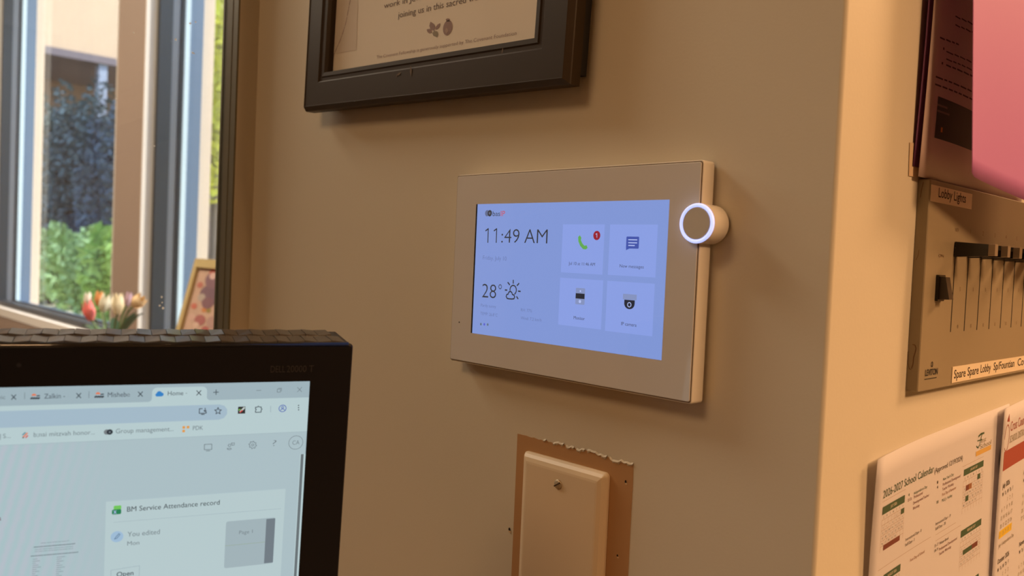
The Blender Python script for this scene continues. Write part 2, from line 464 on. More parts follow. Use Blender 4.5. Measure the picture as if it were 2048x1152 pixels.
# canvas leaning back against the right lobby window
A = wpx(399, 519, 1, .62); B = wpx(358, 670, 0, A.x)
lv = (A-B).normalized(); lean = math.atan2(A.y-B.y, A.z-B.z)
vv = Vector((0, math.sin(lean), math.cos(lean)))
hgt = (A.z-TT-.016)/vv.z
CV = Plane(A-vv*hgt, (1, 0, 0), vv)
t = thing('painted_canvas', 'floral painting in a pale wooden frame leaning by the lobby window', 'painting', CV.M)
gold = mat('pale_wood_frame', (196, 172, 120), .5, noise=(20, .1))
CW = .46
MB().box(.02, CW-.02, .02, hgt-.02, -.012, .004).build('backing_board', mat('painting_ground', (196, 160, 140), .7, noise=(18, .25)), t)
for (a, b, c, d) in ((0, CW, 0, .026), (0, CW, hgt-.026, hgt), (0, .026, .026, hgt-.026), (CW-.026, CW, .026, hgt-.026)):
    MB().box(a, b, c, d, -.016, .014).build('frame_bar', gold, t)
pr = Print(CV, .0046, t)
blobs = [(420, 590, 22, (122, 92, 104)), (428, 560, 18, (132, 98, 108)), (428, 545, 9, (190, 96, 84)), (400, 570, 6, (184, 110, 98)), (426, 552, 7, (214, 176, 168)),
         (403, 595, 8, (176, 158, 148)), (388, 612, 6, (196, 108, 92)), (408, 620, 5, (200, 128, 76)), (417, 621, 5, (150, 128, 70)), (384, 634, 7, (204, 164, 150)),
         (400, 640, 11, (168, 100, 98)), (425, 645, 13, (178, 140, 130)), (392, 650, 6, (212, 178, 160)), (410, 660, 8, (172, 92, 88)), (398, 664, 6, (226, 176, 168)), (415, 606, 12, (130, 92, 100))]
for i, (x, y, r, c) in enumerate(blobs):
    pr.disc('brush_mark', mat('oil_%d' % i, c, .6), x, y, r, i*.15, blot=True)
pr.build()

# ------------------------------------------------------------------ outdoors
GZ = .55
struct('ground', MB().box(-60, 30, YW+TH, 60, GZ-.3, GZ), mat('dry_lawn', (190, 182, 156), .95, noise=(.8, .2)))
BX = -16.0
def bpt(x, y, X=BX): return wpx(x, y, 0, X)
e0, e1 = bpt(85, 92), bpt(232, 118)
EZ = (e0.z+e1.z)/2
t = thing('neighbour_building', 'sunlit cream building with deep shaded porch seen through the lobby window', 'building', Matrix.Translation((BX-3, 5, GZ)))
def bp(name, m, x0, x1, y0, y1, z0, z1):
    o = MB().box(x0, x1, y0, y1, z0, z1).build(name, m, t); o.location = -Vector(t.location); return o
Yb0, Yb1 = 1.0, 14.0
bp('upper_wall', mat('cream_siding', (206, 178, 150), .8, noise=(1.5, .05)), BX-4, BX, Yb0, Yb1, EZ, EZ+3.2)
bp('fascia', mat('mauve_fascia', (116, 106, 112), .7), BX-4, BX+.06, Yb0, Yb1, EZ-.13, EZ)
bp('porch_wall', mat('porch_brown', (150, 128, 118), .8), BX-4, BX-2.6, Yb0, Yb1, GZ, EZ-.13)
bp('roof', mat('roof_slate', (110, 104, 100), .8), BX-4.6, BX+.5, Yb0-.4, Yb1+.4, EZ+3.2, EZ+3.4)
for x in (205,):
    p = bpt(x, 200); bp('porch_post', mat('grey_blue_post', (150, 160, 182), .7), BX-.2, BX, p.y-.07, p.y+.07, GZ, EZ-.13)
for yy in (6.2, 9.0, 12.0):
    bp('porch_post', MATS['grey_blue_post'], BX-.2, BX, yy-.07, yy+.07, GZ, EZ-.13)

def foliage(cx, cy, cz, rx, ry, rz, n, size, seed):
    rnd = random.Random(seed); b = MB()
    for _ in range(n):
        d = Vector((rnd.gauss(0, 1), rnd.gauss(0, 1), rnd.gauss(0, 1))).normalized()*(rnd.random()**.35)
        lump = .8+.35*math.sin(5*d.x+seed)*math.cos(4*d.y+2*d.z)
        p = Vector((cx+d.x*rx*lump, cy+d.y*ry*lump, cz+d.z*rz*lump))
        a = Vector((rnd.gauss(0, 1), rnd.gauss(0, 1), rnd.gauss(0, .6))).normalized(); c = a.orthogonal().normalized(); s_ = size*rnd.uniform(.6, 1.3)
        b.add([p-a*s_, p+c*s_*.45, p+a*s_, p-c*s_*.45], [(0, 1, 2, 3)])
    return b
def shrub(name, lab, cat, x, y, z0, rx, ry, rz, col, n, size, seed, group=None, trunk=0):
    t = thing(name, lab, cat, Matrix.Translation((x, y, z0)), group)
    m = mat('leaf_%d' % seed, col, .8, noise=(1.2, .35), spec=.15)
    foliage(0, 0, trunk+rz*.9, rx, ry, rz, n, size, seed).build('foliage', m, t)
    bark = mat('bark', (92, 78, 66), .9, noise=(9, .3))
    b = MB().tube([(0, 0, -.05), (.03, .02, trunk*.5), (0, 0, trunk+rz*.7)], [.05+trunk*.05, .04+trunk*.035, .02+trunk*.02], 7); b.build('trunk', bark, t, True)
    return t
def sh_at(px_, X): p = wpx(px_, 500, 0, X); return p.x, p.y
# lit hedge bushes in front of the porch
for i, (px_, X, top, r, c, lab) in enumerate((
        (98, -12.35, 1.62, .40, (160, 188, 130), 'rounded green shrub at the left of the row below the porch'),
        (146, -11.4, 1.66, .45, (168, 198, 138), 'largest bright green shrub in the middle of the row below the porch'),
        (192, -10.1, 1.50, .36, (160, 192, 134), 'low green shrub right of the middle of the row below the porch'),
        (230, -9.2, 1.70, .36, (164, 202, 118), 'yellowish green shrub nearest the brown pier, taller than its neighbours'))):
    x, y = sh_at(px_, X)
    shrub('garden_shrub', lab, 'shrub', x, y, GZ, r, r, (top-GZ)/1.9, c, 3200, .06, 20+i, 'shrubs in the garden')
# dark trees standing in the shade of the porch
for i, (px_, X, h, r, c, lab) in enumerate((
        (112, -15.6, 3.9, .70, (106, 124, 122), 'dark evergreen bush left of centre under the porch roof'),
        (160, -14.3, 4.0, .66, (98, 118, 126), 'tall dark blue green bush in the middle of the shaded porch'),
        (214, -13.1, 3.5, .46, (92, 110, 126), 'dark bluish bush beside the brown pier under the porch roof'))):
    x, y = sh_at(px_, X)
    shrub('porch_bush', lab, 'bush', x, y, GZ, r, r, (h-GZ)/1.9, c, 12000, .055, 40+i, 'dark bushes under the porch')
# yellow green tree seen through the slit of the right window
x, y = wpx(440, 100, 1, 5.2).x, 5.2
shrub('garden_tree', 'yellow green leafy tree seen in the narrow slit beside the reception glass frame', 'tree', x, y, GZ, 1.3, 1.3, 1.9, (206, 206, 70), 9000, .10, 60, None, 1.6)
x, y = wpx(440, 480, 1, 3.4).x, 3.4
shrub('garden_shrub', 'light green low shrub under the yellow tree, above the painting', 'shrub', x, y, GZ, .5, .5, .42, (160, 196, 80), 3000, .05, 61, 'shrubs in the garden')

# ------------------------------------------------------------------ wall video intercom
IX0, IX1, IZ0, IZ1 = -.3165, -.0793, -.0862, .0661      # edges on the wall, heights from the eye
ID = .0143
IC = Plane(((IX0+IX1)/2, 0, ZC+IZ0), (1, 0, 0), (0, 0, 1))
IW, IH = IX1-IX0, IZ1-IZ0
t = thing('video_intercom', 'white wall intercom with lit blue touchscreen and glowing ring button', 'intercom', IC.M)
wplast = mat('white_plastic', (232, 226, 216), .4, spec=.4)
plate(IW, IH, [(.0022, .0), (.0022, .002), (.0, .002), (.0, ID-.0016), (.0004, ID-.0009), (.0016, ID-.0009)], 0, IH/2, .0022).build('housing', wplast, t)
MB().loft([rrect(IW-.0016, IH-.0016, .0016, 4, ID-.0012, 0, IH/2), rrect(IW-.0016, IH-.0016, .0016, 4, ID-.0006, 0, IH/2)]).build('seam', mat('seam_shadow_gap', (120, 104, 84), .7), t)
glassw = mat('white_backed_glass', (216, 214, 214), .04, spec=.55)
fp = plate(IW-.0028, IH-.0028, [(0, ID-.001), (0, ID-.0003), (.0003, ID)], 0, IH/2, .0014).build('glass_front', glassw, t)
SC = IC
c_ = [IC.px(x, y, ID) for x, y in ((955, 407), (1339, 401), (1323, 723), (943, 664))]
su0 = (c_[0][0]+c_[3][0])/2; su1 = (c_[1][0]+c_[2][0])/2; sv1 = (c_[0][1]+c_[1][1])/2; sv0 = (c_[2][1]+c_[3][1])/2
def lit(name, rgb, es=1.0, rough=.04):
    return mat(name, (10, 10, 12), rough, emit=rgb, es=es, spec=.55)
scr = MB().box(su0, su1, sv0, sv1, ID-.0002, ID+.00005).build('touchscreen', lit('screen_blue', (128, 150, 212)), t)
MB().box(su0-.0011, su0+.0006, sv0, sv1, ID-.0002, ID+.00006).build('screen_edge', mat('screen_edge_black', (12, 14, 18), .1), t)
pr = Print(IC, ID+.00012, scr)
ink = lit('screen_ink', (52, 54, 60)); pale = lit('screen_pale_ink', (98, 112, 160)); tile = lit('screen_tile', (137, 158, 226)); white = lit('screen_white', (176, 190, 240))
L1 = 1
for q in (((1127, 449), (1209.5, 448.5), (1205.5, 549), (1121, 545)), ((1220, 449), (1315.5, 449), (1311.5, 555), (1216.5, 550)), ((1121, 556), (1207, 560), (1202, 659), (1116, 649)), ((1214.5, 561), (1310, 568), (1304.5, 673.5), (1210.5, 661))):
    uv = [IC.px(x, y, ID) for x, y in q]
    a0 = (uv[0][0]+uv[3][0])/2; a1 = (uv[1][0]+uv[2][0])/2; b1 = (uv[0][1]+uv[1][1])/2; b0 = (uv[2][1]+uv[3][1])/2
    pr.rect('app_tile', tile, a0, b0, a1, b1)
pr.disc('logo', lit('logo_grey', (96, 106, 140)), 974.5, 426.5, 6.2, 1); pr.disc('logo', ink, 980, 426.5, 6.4, 2); pr.disc('logo', lit('logo_mid', (96, 100, 120)), 980, 426.5, 2.6, 3)
pr.text('lettering', ink, 'bas', 985.5, 432, 1000, 9.5, layer=1)
pr.text('lettering', lit('logo_red', (196, 78, 84)), 'IP', 1001.5, 432.3, 1010, 10.5, layer=1)
for x in (976.8, 993.6):
    pr.line('lettering', ink, ((x-5.2, 461.5), (x, 457.6), (x-.9, 484.8)), 2.6, 1)
pr.text('lettering', ink, ':49', 1002.6, 485.4, 1038.5, 27.5, -.012, 1)
pr.text('lettering', ink, 'AM', 1048.6, 486.2, 1094.6, 28, -.012, 1)
pr.text('lettering', pale, 'Friday, July 10', 966, 519, 1013, 8, -.012, 1)
pr.text('lettering', ink, '28', 964, 594.5, 992, 27.5, -.012, 1)
pr.disc('lettering', ink, 1000.5, 573.5, 4.8, 1, 1.5)
for (x, y, st, x1) in ((962, 613, 'Partly sunny', 992), (961, 629.5, 'TEMP: 26.8°C', 995), (1042, 622.5, 'RH: 77%', 1064), (1041.5, 638.5, 'Wind: 7.2 km/h', 1083)):
    pr.text('lettering', pale, st, x, y, x1, 6, -.01, 1)
for x, m in ((962, lit('dot_grey', (96, 112, 130))), (968.8, lit('dot_violet', (86, 92, 205))), (975.6, lit('dot_grey', (96, 112, 130)))):
    pr.disc('page_dot', m, x, 648.3+(x-962)*.06, 2.6, 1)
# sun behind a cloud
pr.disc('weather_icon', ink, 1026.5, 580, 10.5, 1, 2.6, 20, -62, 190)
for (a, b) in (((1026.8, 560.5), (1026.7, 566.5)), ((1016, 565), (1019.5, 569.5)), ((1038, 567), (1034.5, 571)), ((1010.5, 580), (1014.2, 580.3)), ((1036.8, 582.3), (1041, 582.8)), ((1033.6, 593.4), (1036.2, 597.5))):
    pr.line('weather_icon', ink, (a, b), 2.8, 1)
pr.line('weather_icon', ink, ((1014.5, 596.8), (1012.6, 593), (1013.6, 589.2), (1016.4, 588.2), (1018, 584.2), (1021, 582.6), (1023.8, 585), (1025, 589), (1028, 590), (1029.6, 594), (1028, 597.6), (1024, 598), (1018, 597.6)), 2.6, 1, True)
# phone tile
grn = lit('phone_green', (98, 168, 84))
pr.ppoly('phone_icon', grn, ((1156.5, 474), (1160, 470.5), (1163, 475.5), (1162, 480.5), (1165, 487), (1169, 491.5), (1173.5, 490.5), (1175.5, 496), (1171.5, 499), (1166, 498), (1160.5, 491.5), (1157, 483)), 1)
pr.disc('badge', lit('badge_red', (150, 34, 48)), 1193.8, 471, 9.3, 1)
pr.line('lettering', white, ((1192, 468.6), (1194.2, 467.2), (1194.2, 475)), 1.3, 2)
pr.text('lettering', ink, 'Jul 10 at 11:46 AM', 1137.5, 529.5, 1190, 6.2, -.006, 1)
# message tile
blu = lit('message_blue', (66, 84, 168))
u, v, k, kv = pr.scale(1265, 485.5)
pr.prect('message_icon', blu, 1265.3, 485.2, 25.5, 24, 1, 2)
pr.ppoly('message_icon', blu, ((1252.6, 490), (1259, 497), (1252.2, 500.5)), 1)
for y, x1 in ((479.6, 1274.5), (485.6, 1274.2), (491, 1269.5)):
    pr.line('message_icon', white, ((1257.5, y-.2), (x1, y+.2)), 2.0, 2)
pr.text('lettering', ink, 'New messages', 1239.5, 534.8, 1287.5, 6.4, -.006, 1)
# door station tile
pr.prect('station_icon', lit('station_grey', (132, 146, 190)), 1160.6, 592.6, 18.5, 33, 1, 2)
pr.prect('station_icon', lit('station_black', (38, 40, 50)), 1160.6, 592.2, 18, 10.5, 2)
pr.disc('station_icon', white, 1161.2, 582.3, 2.0, 2); pr.disc('station_icon', white, 1160.2, 603, 3.2, 2)
pr.text('lettering', ink, 'Monitor', 1147.5, 638.3, 1169.5, 6.6, -.004, 1)
# camera tile
pr.prect('camera_icon', lit('station_grey', (132, 146, 190)), 1259.8, 594, 27.5, 11, 1)
u, v = IC.px(1259.6, 600, ID)
kk = pr.scale(1259.6, 600)
pr.poly('camera_icon', lit('station_black', (38, 40, 50)), [(u-kk[2]*10.5, v), (u-kk[2]*10.5, v-kk[3]*7.5)]+[(u+kk[2]*10.5*math.cos(a), v-kk[3]*7.5-kk[3]*11*math.sin(-a)) for a in [math.pi+math.pi*i/10 for i in range(11)]]+[(u+kk[2]*10.5, v)], 1)
pr.disc('camera_icon', white, 1259, 609.5, 5.2, 2, 1.6)
pr.text('lettering', ink, 'IP camera', 1242.5, 650.3, 1273, 6.8, -.004, 1)
pr.build()
# ring button: white barrel, glowing ring, matt cap
ku, kz = -.0790-IC.O.x, .0265-IZ0
KR = .0123; KF = .0195
def kc(r, z): return [(ku+r*math.cos(a), kz+r*math.sin(a), z) for a in [2*math.pi*i/48 for i in range(48)]]
kn = MB().loft([kc(KR-.0006, .0015), kc(KR, .002), kc(KR, KF-.0022), kc(KR-.0003, KF-.0018)]).build('button', wplast, t, True)
kn.data.set_sharp_from_angle(angle=math.radians(35))
ringm = mat('led_ring', (220, 225, 255), .4, emit=(166, 186, 255), es=1.15)
b = MB(); Ls = [kc(KR-.0003, KF-.0022), kc(KR+.0001, KF-.0012), kc(KR-.0002, KF-.0002), kc(KR-.0008, KF), kc(KR-.0018, KF-.0001), kc(KR-.0022, KF-.0006), kc(KR-.0022, KF-.003)]
b.loft(Ls, False, False); b.build('led_ring', ringm, kn, True)
MB().loft([kc(KR-.0022, KF-.0022), kc(KR-.0022, KF-.0007), kc(KR-.0026, KF-.0003)]).build('button_cap', mat('button_cap_grey', (200, 196, 190), .35), kn)
u, v = IC.px(918.5, 644.5, ID)
MB().lathe([(.0007, ID-.0002), (.0007, ID+.00004)], 12, (u, v)).build('microphone_hole', mat('hole_black', (20, 16, 12), .8), t)

# ------------------------------------------------------------------ picture frame above
ang = math.radians(-2.35)
fu = Vector((math.cos(ang), 0, math.sin(ang))); fv = Vector((-math.sin(ang), 0, math.cos(ang)))
FD = .024
f0 = MAIN.px(603, 222, FD); f1 = MAIN.px(1131, 172, FD)
FR = Plane((f0[0], 0, f0[1]), fu, fv)
FWd = (Vector((f1[0]-f0[0], 0, f1[1]-f0[1]))).length; FH = .305
t = thing('picture_frame', 'wide black picture frame with a printed letter, hung a little crooked', 'frame', FR.M)
fblack = mat('frame_black_wood', (52, 39, 24), .42, spec=.25, noise=(8, .15))
su = FR.px(647, 142, FD); BWL = su[0]; BWB = su[1]
su2 = FR.px(1064, 74, FD); BWR = FWd-su2[0]
def rail(p0, p1, p2, p3, name):
    """one mitred rail: outer edge p0-p1, inner edge p3-p2, moulded in section"""
    sec = [(0, .0095), (0, .0185), (.012, .0195), (.095, FD-.0003), (.102, FD), (.115, FD), (.125, FD-.0005), (.72, FD-.0007), (.76, FD-.002), (.84, FD-.002), (.87, FD-.0012), (.97, FD-.0014), (1.0, FD-.005), (1.0, .012)]
    def at(o, i, s_): return (o[0]+(i[0]-o[0])*s_, o[1]+(i[1]-o[1])*s_)
    b = MB(); A_ = [(*at(p0, p3, s_), z) for s_, z in sec]; B_ = [(*at(p1, p2, s_), z) for s_, z in sec]
    n = len(sec); b.add(A_+B_, [(i, (i+1) % n, n+(i+1) % n, n+i) for i in range(n)]+[tuple(range(n)), tuple(range(2*n-1, n-1, -1))])
    return b.build(name, fblack, t)
O_ = [(0, 0), (FWd, 0), (FWd, FH), (0, FH)]; I_ = [(BWL, BWB), (FWd-BWR, BWB), (FWd-BWR, FH-.05), (BWL, FH-.05)]
for i in range(4): rail(O_[i], O_[(i+1) % 4], I_[(i+1) % 4], I_[i], 'rail')
MB().box(.012, FWd-.003, .009, FH-.008, 0, .0095).build('back_box', mat('frame_back_black', (24, 18, 14), .6), t)
sh = MB().box(BWL-.004, FWd-BWR+.004, BWB-.004, FH-.046, .010, .0135).build('letter', mat('letter_paper', (252, 244, 230), .7), t)
MB().box(BWL-.003, FWd-BWR+.003, BWB-.003, FH-.047, .0165, .0172).build('glass_pane', glass_mat('picture_glass', (.995, .995, .995), .012), t)
pr = Print(FR, .0136, sh)
lk = mat('letter_ink', (116, 102, 100), .8); lf = mat('letter_faint', (236, 226, 214), .8); lm = mat('letter_mauve', (164, 138, 136), .8); ls = mat('letter_sage', (156, 148, 128), .8)
pr.text('lettering', lk, 'work in Jewish education. Thank you', 768, 17, 1025, 10.5, layer=1)
pr.text('lettering', lk, 'joining us in this sacred work.', 796, 36, 975, 11.5, layer=1)
pr.text('lettering', lm, 'The Covenant Fellowship is generously supported by The Covenant Foundation', 753, 117.5, 1033, 6.2, -.008, layer=1)
def leafp(x, y, l, w_, a, m):
    pr.ppoly('emblem', m, [(x+l*s_*math.cos(a)-w_*d*math.sin(a), y-l*s_*math.sin(a)-w_*d*math.cos(a)) for s_, d in ((0, 0), (.3, .42), (.65, .4), (1, 0), (.65, -.4), (.3, -.42))], 1)
leafp(868, 62, 20, 13, math.radians(110), lm); leafp(871, 60, 17, 7, math.radians(55), lm); leafp(864, 65, 12, 10, math.radians(150), lm); leafp(868, 61, 15, 13, math.radians(-65), ls)
pr.disc('emblem', lm, 895.5, 55.5, 15, 1); pr.ppoly('emblem', lm, ((893, 43), (891.5, 38.5), (896, 36.5), (900, 38), (899, 43)), 1)
pr.ppoly('emblem', mat('letter_seed', (186, 160, 150), .8), ((890, 60), (894, 55), (897, 62), (893, 68)), 2)
pr.ppoly('side_band', lf, ((662, 0), (716, 0), (713, 100), (657, 110)), 1)
pts = [(701, 0), (697, 20), (693, 42), (688, 60), (682, 78), (674, 96), (667, 112)]
for a, b_ in zip(pts[:-1], pts[1:]):
    pr.line('dashed_line', lm, (a, ((a[0]+b_[0])/2, (a[1]+b_[1])/2)), 2.2, 2)
    pr.line('dashed_line', lm, (((a[0]*.35+b_[0]*.65), (a[1]*.35+b_[1]*.65)), ((a[0]*.1+b_[0]*.9), (a[1]*.1+b_[1]*.9))), 1.8, 2)
pr.build()
sm = MB()
for (x, y, l, a) in ((797, 148, 7, 20), (821, 142, 10, 100), (1004, 101, 5, 80), (793, 151, 4, 80)):
    u, v = FR.px(x, y, FD); l *= .0005; a = math.radians(a)
    dx, dy = l*math.cos(a), l*math.sin(a)
    sm.poly([(u-dx, v-dy, FD-.0004), (u-dy*.3, v+dx*.3, FD-.0004), (u+dx, v+dy, FD-.0004), (u+dy*.3, v-dx*.3, FD-.0004)])
sm.build('scratch', mat('scratch_tan', (96, 74, 50), .7), t)

# ------------------------------------------------------------------ blank switch plate on the bare patch
bare = mat('bare_old_paint', (182, 138, 92), .6, noise=(9, .1), bump=(300, .1, .0005))
p0 = MAIN.px(1035.5, 864.5); p1 = MAIN.px(1267, 930); pb = (p0[1]+p1[1])/2
rnd = random.Random(3); top = []
N = 44
for i in range(N+1):
    s_ = i/N
    j = (rnd.random()-.5)*(.0006 if s_ < .25 else .0020)
    dip = .0022*math.sin(s_*9)*s_+(.0012 if .45 < s_ < .6 else 0)
    top.append((p0[0]+(p1[0]-p0[0])*s_, pb-(dip*.6 if s_ > .2 else 0)+j))
PB = pb-.19
outl = [(p0[0]-.001, PB), (p1[0]+.0005, PB)]+[(p1[0]+(rnd.random()-.5)*.0006, PB+(pb-.004-PB)*s_) for s_ in (.2, .4, .6, .8, .95)]+top[::-1]+[(p0[0]+(rnd.random()-.5)*.0005, PB+(pb-PB)*s_) for s_ in (.9, .6, .3)]
o = MB().loft([[(x, .0008, z) for x, z in outl], [(x, -.00025, z) for x, z in outl]]).build('bare_patch', bare, wall_main)
# curled paint edge along the top of the patch
fl = MB()
for i in range(10, N):
    a, b_ = top[i], top[i+1]
    if rnd.random() < .75:
        hgt = .0006+.0014*rnd.random()
        fl.add([(a[0], -.0003, a[1]-hgt), (b_[0], -.0003, b_[1]-hgt*.6), (b_[0], -.0011, b_[1]), (a[0], -.0010, a[1]), (a[0], -.0002, a[1]+.0012), (b_[0], -.0002, b_[1]+.0012)], [(0, 1, 2, 3), (3, 2, 5, 4)])
fl.build('torn_paint_edge', paint, wall_main)
hole = mat('wall_hole', (40, 26, 14), .9); plug = mat('chipped_plaster', (214, 184, 140), .8)
for (x, y, r) in ((1019.5, 1058.5, .0014), (1252, 963.5, .0010), (1211.5, 1067, .0016), (1235.5, 1111, .0009)):
    u, v = MAIN.px(x, y)
    MB().add([(u+r*(.8)*math.cos(a), -.0004, v+r*(1.3 if y in (963.5, 1067) else 1)*math.sin(a)) for a in [i*math.pi/5 for i in range(10)]], [tuple(range(10))]).build('screw_hole', hole, wall_main)
    MB().add([(u+r*1.1*math.cos(a)+.0006, -.0005, v-r*1.2+r*.6*math.sin(a)) for a in [i*math.pi/4 for i in range(8)]], [tuple(range(8))]).build('plaster_chip', plug, wall_main)
PT = .0075
q0 = MAIN.px(1046, 904, .004); q1 = MAIN.px(1214, 945, .004)
PWd = q1[0]-q0[0]; PHt = .128
PL = Plane(((q0[0]+q1[0])/2, 0, (q0[1]+q1[1])/2-PHt), (1, 0, 0), (0, 0, 1))
t = thing('blank_switch_plate', 'cream blank switch plate with one slotted screw below the intercom', 'wall plate', PL.M)
plate(PWd, PHt, [(0, .0004), (0, .0022), (.0012, .0038), (.0034, .0056), (.0062, .0066), (.0078, .0068)], 0, PHt/2, .0035, 6).build('plate', mat('ivory_plastic', (226, 206, 176), .38), t, False)
u, v = PL.px(1116.5, 968.5, .0068)
steel = mat('cream_screw', (186, 172, 146), .35, metal=.4)
scw = MB().lathe([(.0036, .0066), (.0036, .0074), (.0030, .0080), (.0015, .0083), (.0, .0084)], 20, (u, v)).build('screw', steel, t, True)
a = math.radians(32); dx, dy = math.cos(a)*.0033, math.sin(a)*.0033; ex, ey = -math.sin(a)*.00045, math.cos(a)*.00045
MB().loft([[(u-dx-ex, v-dy-ey, z), (u+dx-ex, v+dy-ey, z), (u+dx+ex, v+dy+ey, z), (u-dx+ex, v-dy+ey, z)] for z in (.0070, .0085)]).build('screw_slot', mat('slot_dark', (70, 50, 30), .8), scw)
o2 = scw.copy(); COL.objects.link(o2); o2.parent = t; o2.location = (0, -(v-PHt*.1)+.004, 0)

# ------------------------------------------------------------------ lighting control panel on the lit wall
PD = .0078
k0 = RIGHT.px(1839, 359); k1 = RIGHT.px(1808, 782)
CPW, CPH = .37, k0[1]-k1[1]
CP = Plane((0, (k0[0]+k1[0])/2, k1[1]), (0, 1, 0), (0, 0, 1))
t = thing('lighting_control_panel', 'beige metal lighting control panel with black sliders and a rocker switch', 'control panel', CP.M)
beige = mat('beige_enamel', (150, 136, 112), .4, noise=(9, .05), bump=(60, .05, .0004))
b = MB()
b.loft([rrect(CPW, CPH, .0012, 3, z, CPW/2, CPH/2) for z in (.0002, PD-.0006)]+[rrect(CPW-.0012, CPH-.0012, .0008, 3, PD, CPW/2, CPH/2)])
fp = b.build('face_plate', beige, t)
slotm = mat('slot_black', (26, 18, 10), .8); knobm = mat('slider_black', (22, 18, 14), .22); tipm = mat('slider_grey_tip', (150, 134, 116), .3, metal=.3)
pr = Print(CP, PD+.0001, fp)
brown = mat('panel_ink', (104, 74, 46), .7)
sx = []
for xt, xb in ((1910.8, 1900), (1935.5, 1925), (1960.5, 1951), (1985, 1975.5), (2008.5, 1999), (2029.5, 2021), (2050, 2042)):
    a = CP.px(xt, 520, PD); b_ = CP.px(xb, 660, PD); sx.append((a[0]+b_[0])/2)
step = (sx[-1]-sx[0])/6
sx = [sx[0]+step*i for i in range(11)]
ztop = CP.px(1911, 484, PD)[1]; zbot = CP.px(1900, 664, PD)[1]
knob_z = CP.px(1914, 499, PD)[1]
for i, u in enumerate(sx):
    sl = MB().box(u-.00062, u+.00062, zbot, ztop, PD-.002, PD+.00015).build('slider_slot', slotm, t)
    kn = MB()
    h0, h1, w0, w1 = .0052, .0042, .0036, .0030; KL = .0215
    kn.loft([[(u-w0, knob_z-h0, PD+.0006), (u+w0, knob_z-h0, PD+.0006), (u+w0, knob_z+h0*.15, PD+.0006), (u+w0*.8, knob_z+h0, PD+.0006), (u-w0*.8, knob_z+h0, PD+.0006), (u-w0, knob_z+h0*.15, PD+.0006)],
             [(u-w1, knob_z-h1, PD+KL), (u+w1, knob_z-h1, PD+KL), (u+w1, knob_z+h1*.15, PD+KL), (u+w1*.8, knob_z+h1*.9, PD+KL), (u-w1*.8, knob_z+h1*.9, PD+KL), (u-w1, knob_z+h1*.15, PD+KL)]])
    k_ = kn.build('slider_knob', knobm, t)
    MB().loft([rrect(2*w1, 1.9*h1, .0006, 2, z, u, knob_z) for z in (PD+KL+.0001, PD+KL+.0042)]).build('knob_tip', tipm, k_)
    MB().box(u-w0*1.02, u+w0*1.02, knob_z+h0*.15, knob_z+h0*.15+.0004, PD+.0008, PD+.001).build('knob_line', tipm, k_)
    pr.utext('lettering', brown, 'MASTER' if i == 0 else str(i), u, CP.px(1911, 463, PD)[1], .0024 if i == 0 else .0030, .0062 if i == 0 else None, 'c', layer=1)
    if i:
        mid = (sx[i]+sx[i-1])/2
        pr.utext('lettering', brown, '5', mid, CP.px(1916, 582, PD)[1], .0026, None, 'c', layer=1)
        pr.utext('lettering', brown, '0', mid, CP.px(1912, 657, PD)[1], .0026, None, 'c', layer=1)
pr.text('lettering', brown, 'ON', 1877, 514, 1887, 6, 0, 1)
# rocker switch
r0 = CP.px(1869, 602, PD); r1 = CP.px(1885, 550, PD)
rw = r1[0]-r0[0]; rh = r1[1]-r0[1]; ru = (r0[0]+r1[0])/2; rv = (r0[1]+r1[1])/2
sw = MB().loft([rrect(rw, rh, .0008, 3, z, ru, rv) for z in (PD, PD+.002)]).build('rocker_bezel', knobm, t)
MB().loft([[(ru-rw*.36, rv-rh*.44, PD+.001), (ru+rw*.36, rv-rh*.44, PD+.001), (ru+rw*.36, rv+rh*.44, PD+.001), (ru-rw*.36, rv+rh*.44, PD+.001)],
           [(ru-rw*.34, rv-rh*.42, PD+.0085), (ru+rw*.34, rv-rh*.42, PD+.0085), (ru+rw*.34, rv+rh*.42, PD+.0055), (ru-rw*.34, rv+rh*.42, PD+.0055)]]).build('rocker', mat('rocker_dark', (58, 48, 40), .3), sw)
# maker's mark
pr.text('lettering', slotm, 'LEVITON', 1850, 752, 1875, 12, .02, 1)
pr.prect('lettering', slotm, 1861, 756.8, 24, 1.6, 1)
pr.disc('lettering', slotm, 1864, 728.5, 5.5, 1, 1.6); pr.line('lettering', slotm, ((1864, 724), (1864.5, 734)), 1.4, 1)
pr.build()
# stuck-on label strips
tape = mat('label_tape', (236, 218, 190), .35); tink = mat('label_ink', (52, 38, 26), .6)
def strip(quad, words):
    uv = [CP.px(x, y, PD+.0003) for x, y in quad]
    u0, u1, v0, v1 = uv[0][0], uv[1][0], (uv[3][1]+uv[2][1])/2, (uv[0][1]+uv[1][1])/2
    s_ = MB().box(u0, u1, v0, v1, PD+.0001, PD+.0004).build('label_strip', tape, t)
    p_ = Print(CP, PD+.0005, s_)
    for (st, x0, y0, x1, cap) in words: p_.text('lettering', tink, st, x0, y0, x1, cap, .008)
    p_.build()
strip(((1863, 368), (1944.5, 389), (1943, 419), (1861.5, 402)), [('Lobby Lights', 1877, 394, 1931.5, 19)])
strip(((1905, 736.5), (2110, 700), (2105, 727), (1903, 767)), [('Spare', 1908, 757, 1931, 16.5), ('Spare', 1935, 751.5, 1957, 16.5), ('Lobby', 1961, 745.5, 1981.5, 15.5), ('Sp/Fountian', 1987, 740.5, 2028.5, 15), ('Cove', 2035, 732, 2056, 14.5)])
